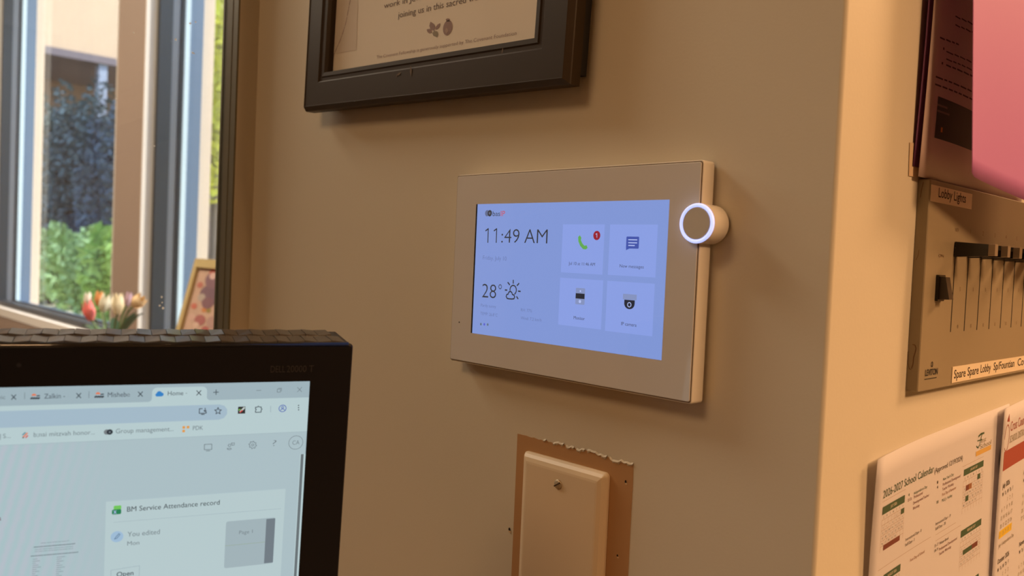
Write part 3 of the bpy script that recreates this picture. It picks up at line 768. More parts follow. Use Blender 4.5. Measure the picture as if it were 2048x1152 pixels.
# scuffs and cracked paint on the near side face
scf = mat('scuff_brown', (120, 84, 54), .8)
SF = Plane((0, CP.O.y, 0), (1, 0, 0), (0, 0, 1))
b = MB()
def scuff(pts, w_):
    q = [SF.px(x, y) for x, y in pts]
    for (a, c), (d, e) in zip(q[:-1], q[1:]):
        dv = Vector((d-a, e-c)); 
        if dv.length < 1e-6: continue
        n_ = Vector((-dv.y, dv.x)).normalized()*w_/2
        b.poly([(p_.x, CP.O.y-.00015, p_.y) for p_ in (Vector((a, c))-n_, Vector((d, e))-n_, Vector((d, e))+n_, Vector((a, c))+n_)])
scuff([(1825, 689), (1830, 690), (1832, 697), (1830, 706), (1827, 715), (1826, 728), (1823, 737)], .0005)
scuff([(1816, 703), (1816, 728), (1819, 738), (1823, 739)], .0003)
scuff([(1847, 364), (1843, 380), (1841, 395)], .0004)
scuff([(1838, 500), (1836, 512), (1832, 520)], .0003)
o = b.build('scuff_mark', scf, t); o.matrix_parent_inverse = CP.M.inverted()

# ------------------------------------------------------------------ papers taped above the panel
ZP = CP.O.z+CPH
# purple backing sheet and white notice, both bowed a little off the wall
def sheet(name, m, parent, u0, u1, v0, v1, f, nu=14, nv=14, shape=None):
    rows = []
    for j in range(nv+1):
        row = []
        for i in range(nu+1):
            u = u0+(u1-u0)*i/nu; v = v0+(v1-v0)*j/nv
            if shape: u, v = shape(i/nu, j/nv, u, v)
            row.append((u, v, f(i/nu, j/nv)))
        rows.append(row)
    o = MB().grid(rows).build(name, m, parent, True)
    md = o.modifiers.new('thickness', 'SOLIDIFY'); md.thickness = .00022; md.offset = -1
    return o
n0 = RIGHT.px(1858.5, 0, .006); n1 = RIGHT.px(1843, 352, .006)
NO = Plane((0, n1[0], ZP+.0012), (0, 1, 0), (0, 0, 1))
t = thing('purple_sheet', 'purple backing sheet showing as a thin edge behind the white notice', 'paper', NO.M)
sheet('sheet', mat('purple_paper', (106, 50, 96), .7), t, -.0012, .214, .006, .285, lambda a, b: .0012+.0030*math.sin(math.pi*min(1, b*1.2))*(1-a), shape=lambda a, b, u, v: (u-.0008+.003*b, v))
t = thing('printed_notice', 'white printed notice with a black block, shaded by the pink sheet', 'paper', NO.M)
nz = lambda a, b: .0042+.0045*math.sin(math.pi*min(1, a*2.2))*.35+.003*math.sin(math.pi*b)
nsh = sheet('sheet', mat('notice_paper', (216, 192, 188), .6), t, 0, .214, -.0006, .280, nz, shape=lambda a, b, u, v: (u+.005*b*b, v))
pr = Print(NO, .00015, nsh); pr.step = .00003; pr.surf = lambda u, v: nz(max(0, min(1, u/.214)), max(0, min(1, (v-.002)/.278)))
ni = mat('notice_ink', (84, 56, 52), .8); nb = mat('notice_black', (30, 18, 16), .6)
def nstrip(name, m, x0, x1, y, h, layer=1):
    u0, v_ = NO.px(x0, y, .007); u1, _ = NO.px(x1, y+(x1-x0)*.42, .007); kv = NO.px(x0, y-1, .007)[1]-v_
    n_ = 10; pr.new(); pr.hold = True
    for i in range(n_):
        pr.rect(name, m, u0+(u1-u0)*i/n_, v_-h*kv/2, u0+(u1-u0)*(i+1)/n_, v_+h*kv/2, layer)
    pr.hold = False
for (x0, x1, y, h) in ((1878.5, 1913, 75, 6), (1890, 1990, 103, 5), (1890, 1990, 118, 5), (1890, 1990, 130, 6), (1906, 1990, 33, 5), (1906, 1990, 50, 5), (1872, 1990, 153, 6), (1871, 1990, 168, 6)):
    # illegible print: broken bars for words
    x = x0; rr = random.Random(int(y))
    while x < x1:
        l = rr.uniform(5, 13); nstrip('text_line', ni, x, min(x+l, x1), y+(x-x0)*.42, h*.55); x += l+2.2
for (x, y) in ((1884, 97), (1882, 126)): nstrip('text_line', ni, x, x+2.5, y, 5)
pr.new(); pr.hold = True
for i in range(12):
    u0, v0 = NO.px(1872, 275, .007); _, v1 = NO.px(1874, 191, .007)
    pr.rect('black_block', nb, u0+.012*i, v0, u0+.012*(i+1), v1)
pr.hold = False
nstrip('text_line', mat('notice_grey', (130, 110, 100), .8), 1876, 1894, 209, 4, 2); nstrip('text_line', MATS['notice_grey'], 1876, 1898, 221, 4, 2)
nstrip('text_line', mat('notice_orange', (206, 130, 50), .8), 1883, 1886, 259, 10, 2)
pr.build()
tp = thing('clear_tape', 'piece of clear tape at the lower left corner of the white notice', 'tape', NO.M)
q = [NO.px(x, y) for x, y in ((1818, 285), (1843, 288), (1842, 356), (1816, 352))]
MB().loft([[(u, v, z) for u, v in q] for z in (.0003, .0006)]).build('tape_strip', mat('matt_tape', (216, 190, 160), .35), tp)

# pink sheet flopping out in front of the notice
PKn = RIGHT.px(1944, 351, .034)
PK = Plane((0, PKn[0], PKn[1]-.03), (0, 1, 0), (0, 0, 1))
t = thing('pink_sheet', 'large pink sheet with a rounded corner flopping out over the white notice', 'paper', PK.M)
rows = []
PW_, PH_ = .216, .279
nu, nv = 22, 24
for j in range(nv+1):
    row = []
    for i in range(nu+1):
        a = (i/nu)**1.6; v = j/nv
        lo = .03-.030*min(1, a*1.0)                       # the lower edge droops towards the far side
        rc = max(0, 1-a/.025); lo += .0022*rc*rc           # rounded corner
        z = lo+(PH_+.03-lo)*v
        n_ = .034+.045*a**1.3*(1-.35*v)-.010*v
        u = PW_*a-.014*v*(1-a)
        row.append((u, z, n_))
    rows.append(row)
o = MB().grid(rows).build('sheet', mat('pink_paper', (200, 124, 192), .6, transl=.08), t, True)
md = o.modifiers.new('thickness', 'SOLIDIFY'); md.thickness = .0003
# the pocket rail that holds it, above the picture
hz = PK.O.z+PH_+.02
tr = thing('wall_clip_rail', 'black clip rail above the frame edge that holds the pink sheet', 'clip', Matrix.Translation((0, PK.O.y+.1, hz)))
MB().box(0, .012, -.13, .16, -.02, .03).build('back_bar', knobm, tr)
MB().box(.012, .062, -.1, .14, .0, .012).build('jaw', knobm, tr)

# ------------------------------------------------------------------ calendars taped below
def calendar(name, label, c0, w_, h_, prints, bow, tilt=0):
    O = RIGHT.px(*c0, bow(0, 1)); ct, st_ = math.cos(tilt), math.sin(tilt)
    pl_ = Plane((0, O[0]+st_*h_, O[1]-h_*ct), (0, ct, st_), (0, -st_, ct))
    t = thing(name, label, 'calendar', pl_.M, 'calendar sheets taped to the wall')
    s_ = sheet('sheet', mat('calendar_paper', (240, 236, 240), .65, transl=.35), t, 0, w_, 0, h_, bow, 20, 20)
    pr = Print(pl_, .00012, s_); pr.step = .00003; pr.surf = lambda u, v: bow(max(0, min(1, u/w_)), max(0, min(1, v/h_)))
    prints(pr, pl_, w_, h_, bow)
    pr.build()
green = mat('cal_green', (58, 84, 56), .7); maroon = mat('cal_maroon', (112, 52, 40), .7); cink = mat('cal_ink', (70, 62, 50), .7); cline = mat('cal_line', (178, 150, 128), .8)
tan = mat('cal_tan', (150, 98, 60), .7); cgold = mat('cal_gold', (208, 166, 84), .7); cgrey = mat('cal_grey', (150, 138, 112), .7); cred = mat('cal_red', (158, 66, 50), .7); cyel = mat('cal_yellow', (226, 186, 24), .7)
def urect(pr, name, m, u0, v0, u1, v1, layer=1):
    n_ = max(1, int(abs(u1-u0)/.012)); pr.new(); pr.hold = True
    for i in range(n_): pr.rect(name, m, u0+(u1-u0)*i/n_, v0, u0+(u1-u0)*(i+1)/n_, v1, layer)
    pr.hold = False
def month(pr, u, v, w_, h_, title, fills, hdr=.17, rows=6, start=3):
    urect(pr, 'month_header', green, u, v-h_*hdr, u+w_, v, 1)
    pr.utext('lettering', mat('cal_white', (226, 210, 190), .7), title, u+w_/2, v-h_*hdr*.66, h_*hdr*.36, None, 'c', layer=2)
    rh = h_*(1-hdr)/(rows+1); cw = w_/7
    for i, d in enumerate('SMTWTFS'): pr.utext('day_numbers', cink, d, u+cw*(i+.5), v-h_*hdr-rh*.75, rh*.42, None, 'c', layer=1)
    for r in range(1, rows+1): urect(pr, 'ruling', cline, u, v-h_*hdr-rh*r-.0001, u+w_, v-h_*hdr-rh*r+.0001, 1)
    for i in range(8): pr.rect('ruling', cline, u+cw*i-.0001, v-h_, u+cw*i+.0001, v-h_*hdr-rh, 1)
    for (r, c0, c1, m) in fills: urect(pr, 'day_block', m, u+cw*c0, v-h_*hdr-rh*(r+1), u+cw*c1, v-h_*hdr-rh*r, 1.5)
    d = 1
    for r in range(1, rows+1):
        for c in range(7):
            if (r == 1 and c < start) or d > 30: continue
            pr.utext('day_numbers', cink, str(d), u+cw*(c+.5), v-h_*hdr-rh*(r+.72), rh*.38, None, 'c', layer=2.2); d += 1
def school(pr, pl_, w_, h_, bow):
    def q(x, y):
        u, v = pl_.px(x, y, .006)
        for _ in range(3): u, v = pl_.px(x, y, bow(max(0, min(1, u/w_)), max(0, min(1, v/h_)))+.0004)
        return u, v
    def line(st, m, x0, y0, x1, y1, cap, bold=0, layer=1, name='lettering'):
        a = q(x0, y0); b = q(x1, y1); c = q(x0, y0-cap)
        pr.utext(name, m, st, a[0], (a[1]+b[1])/2, c[1]-a[1], b[0]-a[0], 'l', bold, layer)
    line('2026-2027 School Calendar', green, 1767, 998, 1868.5, 944, 15, .003)
    line('(Approved 12/19/2024)', cink, 1870, 944, 1926, 923, 10, 0)
    # school mark
    for pts, wd in (([(1969, 866), (1963, 868), (1958, 873)], .0016), ([(1965, 869), (1962, 880), (1960, 890), (1957, 896), (1954, 893)], .0011), ([(1956, 882), (1965, 879)], .0009)):
        pr.uline('emblem', green, [q(*p) for p in pts], wd, 1)
    line('irst', cgrey, 1963, 886, 1973, 882, 9); line('School', cgrey, 1961, 897, 1983, 889, 9)
    a = q(1952.5, 911); b = q(1983, 893)
    urect(pr, 'emblem', cgold, a[0], (a[1]+b[1])/2-.0016, b[0], (a[1]+b[1])/2+.0022, 1)
    def mon(tl, tr, bl, bt, title, fills):
        a, b, c, d = q(*tl), q(*tr), q(*bl), q(*bt)
        top = (a[1]+b[1])/2; h_m = a[1]-d[1]
        month(pr, a[0], top, b[0]-a[0], h_m, title, fills, (a[1]-c[1])/h_m)
        return top
    mon((1766.6, 1014.8), (1810.8, 990), (1765.4, 1030.6), (1760, 1106), 'JULY 2026', [(1, 6, 7, green), (6, 1, 6, maroon)])
    mon((1768, 1150), (1802, 1128), (1767, 1165), (1761, 1240), 'AUGUST 2026', [(3, 2, 5, maroon)])
    mon((1929, 938), (1968, 922), (1928, 951), (1926, 1026), 'JANUARY 2027', [(1, 5, 6, green), (2, 1, 2, maroon), (2, 2, 3, tan), (4, 1, 2, green)])
    mon((1923, 1059.5), (1963.4, 1039.5), (1922.6, 1073), (1919, 1141), 'FEBRUARY 2027', [(3, 1, 4, green), (3, 4, 6, maroon)])
    mon((1918, 1172), (1958, 1152), (1917.5, 1185), (1914, 1250), 'MARCH 2027', [(1, 4, 7, maroon)])
    for st, m, x0, y0, x1, y1 in (('Independence Day', green, 1829, 988, 1855, 977), ('Professional', maroon, 1828.5, 997, 1846, 989), ('Development/Teacher', maroon, 1827, 1008, 1859, 994), ('Workday', maroon, 1826.5, 1019.5, 1840, 1014),
            ('4', green, 1817.5, 993, 1820, 992), ('27-31', maroon, 1816.5, 1004, 1824, 1000), ('Instructional Days - 0', cink, 1812, 1081, 1843.5, 1065), ('Staff Days - 5', cink, 1811, 1092, 1830, 1083), ('First Day of School', tan, 1821, 1121.5, 1849.5, 1108),
            ("New Year's Day", green, 1887, 960, 1908, 953), ('Professional Development/', maroon, 1886.5, 970, 1922, 956), ('Teacher Workday', maroon, 1885.5, 980, 1908, 972), ('First Day of Semester', tan, 1885, 990, 1913, 980), ('MLK Jr. Holiday', green, 1884.5, 1002.5, 1905, 995),
            ('1', cink, 1875, 968, 1877, 967), ('4', cink, 1874.5, 978, 1877, 977), ('18', green, 1874, 1008, 1877.5, 1006),
            ('Instructional Days - 19', cink, 1872, 1049.5, 1902, 1035), ('Staff Days - 20', cink, 1871.5, 1060, 1892, 1050), ('Winter Break', cink, 1879.5, 1088.5, 1898, 1080), ('Professional Development/', maroon, 1879, 1098.5, 1915, 1082), ('Teacher Workday', maroon, 1878.5, 1109.5, 1903, 1098), ('15-17', cink, 1870, 1095, 1877.5, 1091), ('18-19', cink, 1869.5, 1105, 1877, 1101)):
        line(st, m, x0, y0, x1, y1, 5.6, 0)
    for x0, y0, x1, y1 in ((1766, 1003, 1812, 981), (1812, 1103, 1862, 1077), (1757, 1138, 1812, 1110), (1872, 1078, 1922, 1055), (1926, 932, 1968, 915), (1872, 1066, 1912, 1050)):
        a = q(x0, y0); b = q(x1, y1); vm = (a[1]+b[1])/2; urect(pr, 'ruling', cline, a[0], vm, b[0], vm+.0002, 1)
calendar('school_calendar', 'white school calendar sheet with green month headers, left of the other sheet', (1756, 919), .268, .279, school,
         lambda a, b: .0018+.0044*max(0, 1-a*2.6)**2*b**3, math.radians(2.3))
def second(pr, pl_, w_, h_, bow):
    pr.uline('emblem', cred, [(.014+.007*math.cos(t_), h_-.026+.011*math.sin(t_)) for t_ in [i*math.pi/8 for i in range(-6, 9)]], .0008, 1)
    pr.poly('emblem', cred, [(.011, h_-.012), (.016, h_-.006), (.019, h_-.013)], 1)
    pr.utext('lettering', cred, 'Cross County', .024, h_-.022, .008, .050, 'l', 0, 1); pr.utext('lettering', cgrey, 'SCHOOL DISTRICT', .024, h_-.032, .006, .050, 'l', 0, 1)
    urect(pr, 'title_band', cred, .009, h_-.053, .190, h_-.037, 1)
    pr.utext('lettering', mat('cal_white', (226, 210, 190), .7), 'School Calendar', .075, h_-.049, .008, None, 'l', 0, 2)
    for k, (ttl, y0, fl) in enumerate((('July 2026', h_-.068, [(5, 0, 5, cyel)]), ('October 2026', h_-.132, [(3, 0, 1, tan)]))):
        for col in range(3):
            u0 = .012+.062*col
            pr.utext('lettering', cink, ttl if col == 0 else ('August 2026', 'September 2026')[col-1] if k == 0 else ('November 2026', 'December 2026')[col-1], u0, y0, .0042, None, 'l', .01, 1)
            cw, rh = .0072, .0068
            for i, d in enumerate(('M', 'Tu', 'W', 'Th', 'F')): pr.utext('day_numbers', cink, d, u0+cw*(i+.4), y0-rh, .0032, None, 'c', .006, 1)
            d = 1
            for r in range(1, 6):
                for c in range(5):
                    if r == 1 and c < 2: continue
                    if d > 31: continue
                    pr.utext('day_numbers', cgrey, str(d), u0+cw*(c+.4), y0-rh*(r+1), .0034, None, 'c', 0, 2); d += 1 if c < 4 else 3
            if col == 0:
                for (r, c0, c1, m) in fl: urect(pr, 'day_block', m, u0+cw*c0-.001, y0-rh*(r+1)-.0016, u0+cw*c1-.001, y0-rh*(r+1)+.0048, 1)
                if k == 1:
                    pr.uline('ruling', cink, [(u0, y0-rh*4-.0016), (u0+cw*5, y0-rh*4-.0016), (u0+cw*5, y0-rh*4+.0048), (u0, y0-rh*4+.0048)], .0003, 1, True)
    pr.utext('lettering', cgrey, 'July 4 Independence Day', .012, h_-.118, .0032)
calendar('district_calendar', 'white calendar sheet with a dark red title band at the right picture edge', (2010, 818), .216, .279, second,
         lambda a, b: .0030+.0042*max(0, 1-a*2.2)**1.6*(.3+.7*b**3), math.radians(1.8))

# ------------------------------------------------------------------ desk monitor in the foreground
def ray(x, y): return FW + RT*((x-1024)/FPX) - UP*((y-576)/FPX)
mh = ray(4680, 692); mh.z = 0; mh.normalize()
n1 = ray(620, 762).cross(ray(597, 1152)); mv = n1.cross(mh).normalized()
if mv.z < 0: mv = -mv
MC = CAM+ray(708, 689)*.50                              # upper right corner of the bezel
MO = Plane(MC, mh, mv)
ur, vt = MO.px(620, 762); 
MW, MHt = .515, .325
BR = -ur; BT = -vt
BASE = Vector((MC.x-mh.x*MW/2, MC.y-mh.y*MW/2, .76))
t = thing('desk_monitor', 'black desktop monitor showing a web browser, in the left foreground', 'monitor', Matrix.Translation(BASE))
IM = MO.M.copy()
def mo(o): 
    o.matrix_local = Matrix.Translation(-BASE) @ IM
    return o
blk = mat('monitor_black', (24, 25, 31), .2, spec=.3); blk2 = mat('monitor_black_matt', (24, 22, 22), .45)
DEP = .050
b = MB()
b.loft([rrect(MW-2*i, MHt-2*i, max(.002-i, .0004), 3, z, -MW/2, -MHt/2) for i, z in ((.004, -DEP), (.001, -DEP+.008), (.0005, -.006), (0, -.004), (0, -.0022), (.001, -.0014))])
body = mo(b.build('casing', blk2, t))
# front bezel as four glossy bars, the screen sits a little behind
SW = MW-2*BR; SH = MHt-BT-.035
bz = MB()
o_ = rrect(MW-.0024, MHt-.0024, .001, 3, .0004, -MW/2, -MHt/2)
i_ = rrect(SW, SH, .0003, 3, .0004, -MW/2, -BT-SH/2)
i2 = rrect(SW, SH, .0003, 3, -.0008, -MW/2, -BT-SH/2)
o2_ = [(x, y, -.0008) for x, y, z in o_]
bz.loft([o2_, o_, i_, i2], False, False)
mo(bz.build('bezel', blk, t))
# rounded bright lip between front and woven top
mo(MB().tube([(-MW+.003, -.0006, -.0018), (-.003, -.0006, -.0018)], .0018, 10).build('front_lip', mat('monitor_gloss_lip', (40, 40, 42), .08, spec=.8, metal=.6), t, True))
# woven texture tiles on the top edge: two staggered rows of slanted facets
tm = mat('woven_black', (58, 52, 46), .3, spec=.6)
tilem = {}
cw = .0078
def facet(hi, lo):
    u0, u1, z0, z1 = -cw*.96, 0, 0, -.018
    return MB().add([(u0, -.0006, z0), (u1, -.0006, z0), (u1, -.0006, z1), (u0, -.0006, z1), (u0, hi-.0005, z0-.0004), (u1, lo-.0005, z0-.0004), (u1, lo*.4-.0005, z1+.0004), (u0, hi*.6-.0005, z1+.0004)],
                 [(0, 1, 5, 4), (1, 2, 6, 5), (2, 3, 7, 6), (3, 0, 4, 7), (4, 5, 6, 7)])
proto = [mo(facet(.0015, .0006).build('woven_facet', tm, t)), mo(facet(.0006, .0014).build('woven_facet', tm, t))]
for r in range(2):
    for i in range(int(MW/cw)-1):
        off = Vector((-.004-cw*(i+(.5 if r else 0)), 0, -.0065-.0185*r))
        if r == 0 and i < 2: o = proto[i]
        else:
            o = proto[(i+r) % 2].copy(); COL.objects.link(o); o.parent = t
        o.matrix_local = Matrix.Translation(-BASE) @ IM @ Matrix.Translation(off)
# screen
m = lit('monitor_page', (170, 190, 196), rough=.25)
n = m.node_tree.nodes; l = m.node_tree.links
tc = n.new('ShaderNodeTexCoord'); mp = n.new('ShaderNodeMapping'); mp.inputs['Rotation'].default_value = (0, 0, math.radians(14))
wv = n.new('ShaderNodeTexWave'); wv.inputs['Scale'].default_value = 62; wv.inputs['Distortion'].default_value = 1.2; wv.inputs['Detail'].default_value = 1; wv.inputs['Detail Scale'].default_value = 3
sp = n.new('ShaderNodeSeparateXYZ'); mr = n.new('ShaderNodeMapRange')
mr.inputs['From Min'].default_value = -.225; mr.inputs['From Max'].default_value = -.125; mr.inputs['To Min'].default_value = .6; mr.inputs['To Max'].default_value = 0
mx = n.new('ShaderNodeMix'); mx.data_type = 'RGBA'; mx.inputs[6].default_value = (*lin((160, 196, 198)), 1); mx.inputs[7].default_value = (*lin((196, 188, 206)), 1)
mx2 = n.new('ShaderNodeMix'); mx2.data_type = 'RGBA'; mx2.inputs[6].default_value = (*lin((170, 190, 196)), 1)
l.new(tc.outputs['Object'], mp.inputs[0]); l.new(mp.outputs[0], wv.inputs['Vector']); l.new(tc.outputs['Object'], sp.inputs[0]); l.new(sp.outputs[0], mr.inputs[0])
l.new(wv.outputs['Fac'], mx.inputs[0]); l.new(mx.outputs[2], mx2.inputs[7]); l.new(mr.outputs[0], mx2.inputs[0]); l.new(mx2.outputs[2], n['Principled BSDF'].inputs['Emission Color'])
PS = -.0006
scr = mo(MB().box(-MW/2-SW/2, -MW/2+SW/2, -BT-SH, -BT, PS-.0004, PS).build('screen', m, t))
MS = Plane(MO.O+MO.n*PS, mh, mv)
class MPrint(Print):
    def build(s):
        for (name, _, layer, i), (b, m) in s.d.items():
            o = b.build(name, m, s.parent, loc=(0, 0, PS))
            if i == 0: o['kind'] = 'stuff'
pr = MPrint(MS, .00015, scr)
ux0, ux1, vT = -MW/2-SW/2, -MW/2+SW/2, -BT
bar = lit('tab_strip', (158, 178, 186), rough=.25); lite = lit('toolbar', (182, 203, 206), rough=.25); field = lit('address_field', (162, 185, 200), rough=.25); card = lit('card', (181, 201, 204), rough=.25)
mk = lit('page_ink', (70, 80, 88), rough=.25); mk2 = lit('page_grey_ink', (112, 124, 130), rough=.25); mdk = lit('page_dark_ink', (44, 52, 60), rough=.25); mln = lit('page_rule', (156, 175, 182), rough=.25)
v1 = MS.px(500, 798, .0001)[1]; v2 = MS.px(400, 872.5, .0001)[1]
pr.rect('tab_bar', bar, ux0, v1, ux1, vT-.0002, 0)
pr.rect('tool_bar', lite, ux0, v2, ux1, v1, 0)
pr.rect('tool_bar', mln, ux0, v2-.0001, ux1, v2+.0001, 1)
# active tab
a0, a1 = MS.px(304, 790, .0001)[0], MS.px(414, 786, .0001)[0]; tt = MS.px(358, 774, .0001)[1]; r = .0026
arc = lambda cx, cy, rr, s, e: [(cx+rr*math.cos(math.radians(s+(e-s)*i/5)), cy+rr*math.sin(math.radians(s+(e-s)*i/5))) for i in range(6)]
pr.poly('active_tab', lite, [(a0-.002, v1), ]+arc(a0-.002, v1+.002, .002, -90, 0)+arc(a0+r, tt-r, r, 180, 90)+arc(a1-r, tt-r, r, 90, 0)+arc(a1+.002, v1+.002, .002, 180, 270), 1)
# address field
f0, f1_ = MS.px(455, 822, .0001), MS.px(200, 830, .0001)
hh = (MS.px(350, 811.5, .0001)[1]-MS.px(350, 842.5, .0001)[1])
vc = MS.px(350, 827, .0001)[1]
pr.poly('address_field', field, [(ux0+.01, vc-hh/2), ]+arc(f0[0]-hh/2, vc, hh/2, -90, 90)+[(ux0+.01, vc+hh/2)], 1)
for (x, y) in ((27.5, 794), (157.5, 791), (280.8, 788), (397.6, 785.5)):
    m_ = mdk
    pr.line('tab_close', m_, ((x-4.3, y-4.5), (x+4.3, y+4.5)), 1.5, 2); pr.line('tab_close', m_, ((x-4.3, y+4.7), (x+4.3, y-4.7)), 1.5, 2)
for (x, y) in ((49.5, 792), (178, 789.5)): pr.line('tab_close', mk2, ((x, y-7), (x-.3, y+6)), .9, 2)
pr.text('lettering', mk2, 'vic', -4, 798.5, 11, 8.5, layer=2)
pr.text('lettering', mk, 'Zalkin -', 88.5, 797, 130, 9.5, layer=2); pr.text('lettering', mln, 'A', 134, 796, 140, 9, layer=2)
pr.text('lettering', mk, 'Misheb', 215.5, 794, 253, 9.5, layer=2); pr.text('lettering', mk2, 'e', 253.5, 793.2, 260, 9.5, layer=2)
pr.text('lettering', mk, 'Home', 335.5, 790.8, 366.5, 8.6, layer=2); pr.text('lettering', mk2, '-', 371, 789, 374, 8, layer=2)
org = lit('icon_orange', (222, 122, 84), rough=.25)
for x, y in ((70, 794.5), (198, 791.5)):
    pr.disc('tab_icon', org, x-2, y-3.2, 4.2, 2, None, 12, 0, 180)
    for i in range(4): pr.line('tab_icon', mdk, ((x-8+i*4.6, y+2.5), (x-5+i*4.6, y+1)), 3.2, 2)
    pr.line('tab_icon', mdk, ((x+4, y-3), (x+9, y-3.4)), 2.2, 2)
blue = lit('icon_blue', (52, 128, 196), rough=.25)
pr.disc('tab_icon', blue, 314.5, 789.5, 3.4, 2); pr.disc('tab_icon', blue, 318.5, 786.8, 4.8, 2.2); pr.disc('tab_icon', blue, 323, 788.6, 3.8, 2.4); pr.prect('tab_icon', blue, 318.6, 790.3, 9, 4.6, 2.6)
pr.line('tab_icon', mk, ((427, 784.5), (437, 784)), 1.5, 2); pr.line('tab_icon', mk, ((432.2, 779.3), (432, 789)), 1.5, 2)
# window buttons
pr.line('window_button', mk2, ((513, 780.8), (522, 780.4)), 1, 2)
pr.line('window_button', mk2, ((554.5, 778), (560.8, 777.7), (560.6, 784), (554.3, 784.2)), 1, 2, True); pr.line('window_button', mk2, ((556.5, 776.3), (563, 776), (562.8, 782.3)), .9, 2)
pr.line('window_button', mk2, ((594.8, 774.6), (603.2, 783.4)), 1, 2); pr.line('window_button', mk2, ((594.6, 783.6), (603.4, 774.4)), 1, 2)
# toolbar icons
pr.line('toolbar_icon', mk, ((404.5, 817), (398.8, 817.3), (398.5, 826.5), (412.2, 826), (412.3, 823)), 1.6, 2); pr.line('toolbar_icon', mk, ((402.5, 828.6), (408.5, 828.3)), 1.8, 2)
pr.line('toolbar_icon', mk, ((410.2, 816), (410, 822.5)), 1.5, 2); pr.ppoly('toolbar_icon', mk, ((406.4, 820.4), (413.6, 820), (410, 824.2)), 2)
star = [(436+(7.2 if i % 2 == 0 else 3.1)*math.sin(i*math.pi/5), 821.8-(7.2 if i % 2 == 0 else 3.1)*math.cos(i*math.pi/5)) for i in range(10)]
pr.line('toolbar_icon', mk, star, 1.4, 2, True)
pr.prect('toolbar_icon', lit('icon_dark', (44, 46, 46), rough=.25), 483.2, 820, 14.6, 14, 2)
pr.line('toolbar_icon', lit('icon_pale', (190, 200, 196), rough=.25), ((480.5, 823), (488.5, 815)), 3.4, 3); pr.line('toolbar_icon', lit('icon_red', (206, 74, 66), rough=.25), ((480, 824), (484, 820.5)), 2.4, 4); pr.line('toolbar_icon', lit('icon_lime', (120, 184, 78), rough=.25), ((477.6, 819.5), (479.8, 818.2)), 2.4, 4)
pr.line('toolbar_icon', mk, ((511, 814.2), (514.8, 814), (516.5, 812), (518.5, 813.8), (522.4, 813.6), (522.3, 816.5), (524, 818.2), (522.2, 820), (522, 824), (510.8, 824.4), (510.9, 820.6), (512.6, 819), (511, 817.4)), 1.5, 2, True)
pr.line('toolbar_icon', mln, ((541.3, 812), (541, 824)), 1.2, 2)
ind = lit('icon_indigo', (74, 98, 176), rough=.25)
pr.disc('toolbar_icon', ind, 565, 816.6, 7.4, 2, 1.4); pr.disc('toolbar_icon', ind, 565, 814.6, 2.6, 2, 1.2, 14); pr.disc('toolbar_icon', ind, 565, 821.6, 4.6, 2, 1.3, 12, 15, 165)
for dy in (-4.4, 0, 4.4): pr.disc('toolbar_icon', mk, 597, 815+dy, 1.3, 2, None, 8)
# bookmarks
pr.line('bookmark_icon', mk2, ((.8, 868), (.5, 879)), 1.2, 2); pr.text('lettering', mk2, 'S...', 6, 876, 21.5, 8.5, layer=2)
pr.line('bookmark_icon', org, ((47, 873.5), (54.5, 866)), 2.6, 2); pr.line('bookmark_icon', lit('icon_teal', (84, 142, 158), rough=.25), ((45.5, 869.5), (50.5, 865)), 2.4, 2); pr.line('bookmark_icon', lit('icon_red', (206, 74, 66), rough=.25), ((51.5, 875), (55.5, 871)), 2.2, 2); pr.disc('bookmark_icon', mdk, 46.4, 874.8, 1.4, 2)
pr.text('lettering', mk2, 'b;nai mitzvah honor...', 67.5, 873.5, 189.5, 9, layer=2)
pr.disc('bookmark_icon', lit('icon_grey', (118, 126, 130), rough=.25), 213.5, 863.8, 5.2, 2); pr.disc('bookmark_icon', mdk, 219.5, 863.6, 5.4, 3); pr.disc('bookmark_icon', mk2, 219.5, 863.6, 1.8, 4)
pr.text('lettering', mk2, 'Group management...', 231.5, 866.6, 347, 9, layer=2)
amb = lit('icon_amber', (222, 152, 72), rough=.25)
for x, y in ((367.5, 854.5), (376, 854), (367.2, 861.8)): pr.prect('bookmark_icon', amb, x, y, 5.4, 5, 2, 1)
pr.text('lettering', mk2, 'PDK', 385.5, 860, 406, 8.2, layer=2)
# page header icons
pr.line('header_icon', mk2, ((408.8, 888.6), (423.6, 887.8), (423.4, 898.6), (408.6, 899.2)), 1.2, 2, True); pr.line('header_icon', mk2, ((412.5, 901.5), (419.5, 901.2)), 1.4, 2)
pr.disc('header_icon', mk2, 459, 890.4, 3, 2, 1.1, 14); pr.line('header_icon', mk2, ((454.2, 896.4), (461.8, 896), (462.4, 898), (459, 899.2), (455.4, 898.8)), 1.1, 2, True); pr.line('header_icon', mk2, ((462.5, 886), (468.6, 885.4), (468.4, 889.6), (464.4, 890.6)), 1.1, 2, True)
gear = [(505.3+(7.6 if (i//2) % 2 == 0 else 5.7)*math.cos(i*math.pi/16+.1), 889.6+(7.6 if (i//2) % 2 == 0 else 5.7)*math.sin(i*math.pi/16+.1)) for i in range(32)]
pr.line('header_icon', mk2, gear, 1.1, 2, True); pr.disc('header_icon', mk2, 505.3, 889.6, 2.7, 2, 1.1, 14)
pr.text('header_icon', mk2, '?', 544.5, 892, 552.5, 12, -.02, 2)
pr.disc('header_icon', mk2, 591.5, 884.8, 13.8, 2, .9, 28); pr.text('lettering', mk2, 'CA', 584.5, 889.2, 598.5, 8.2, -.004, 2)
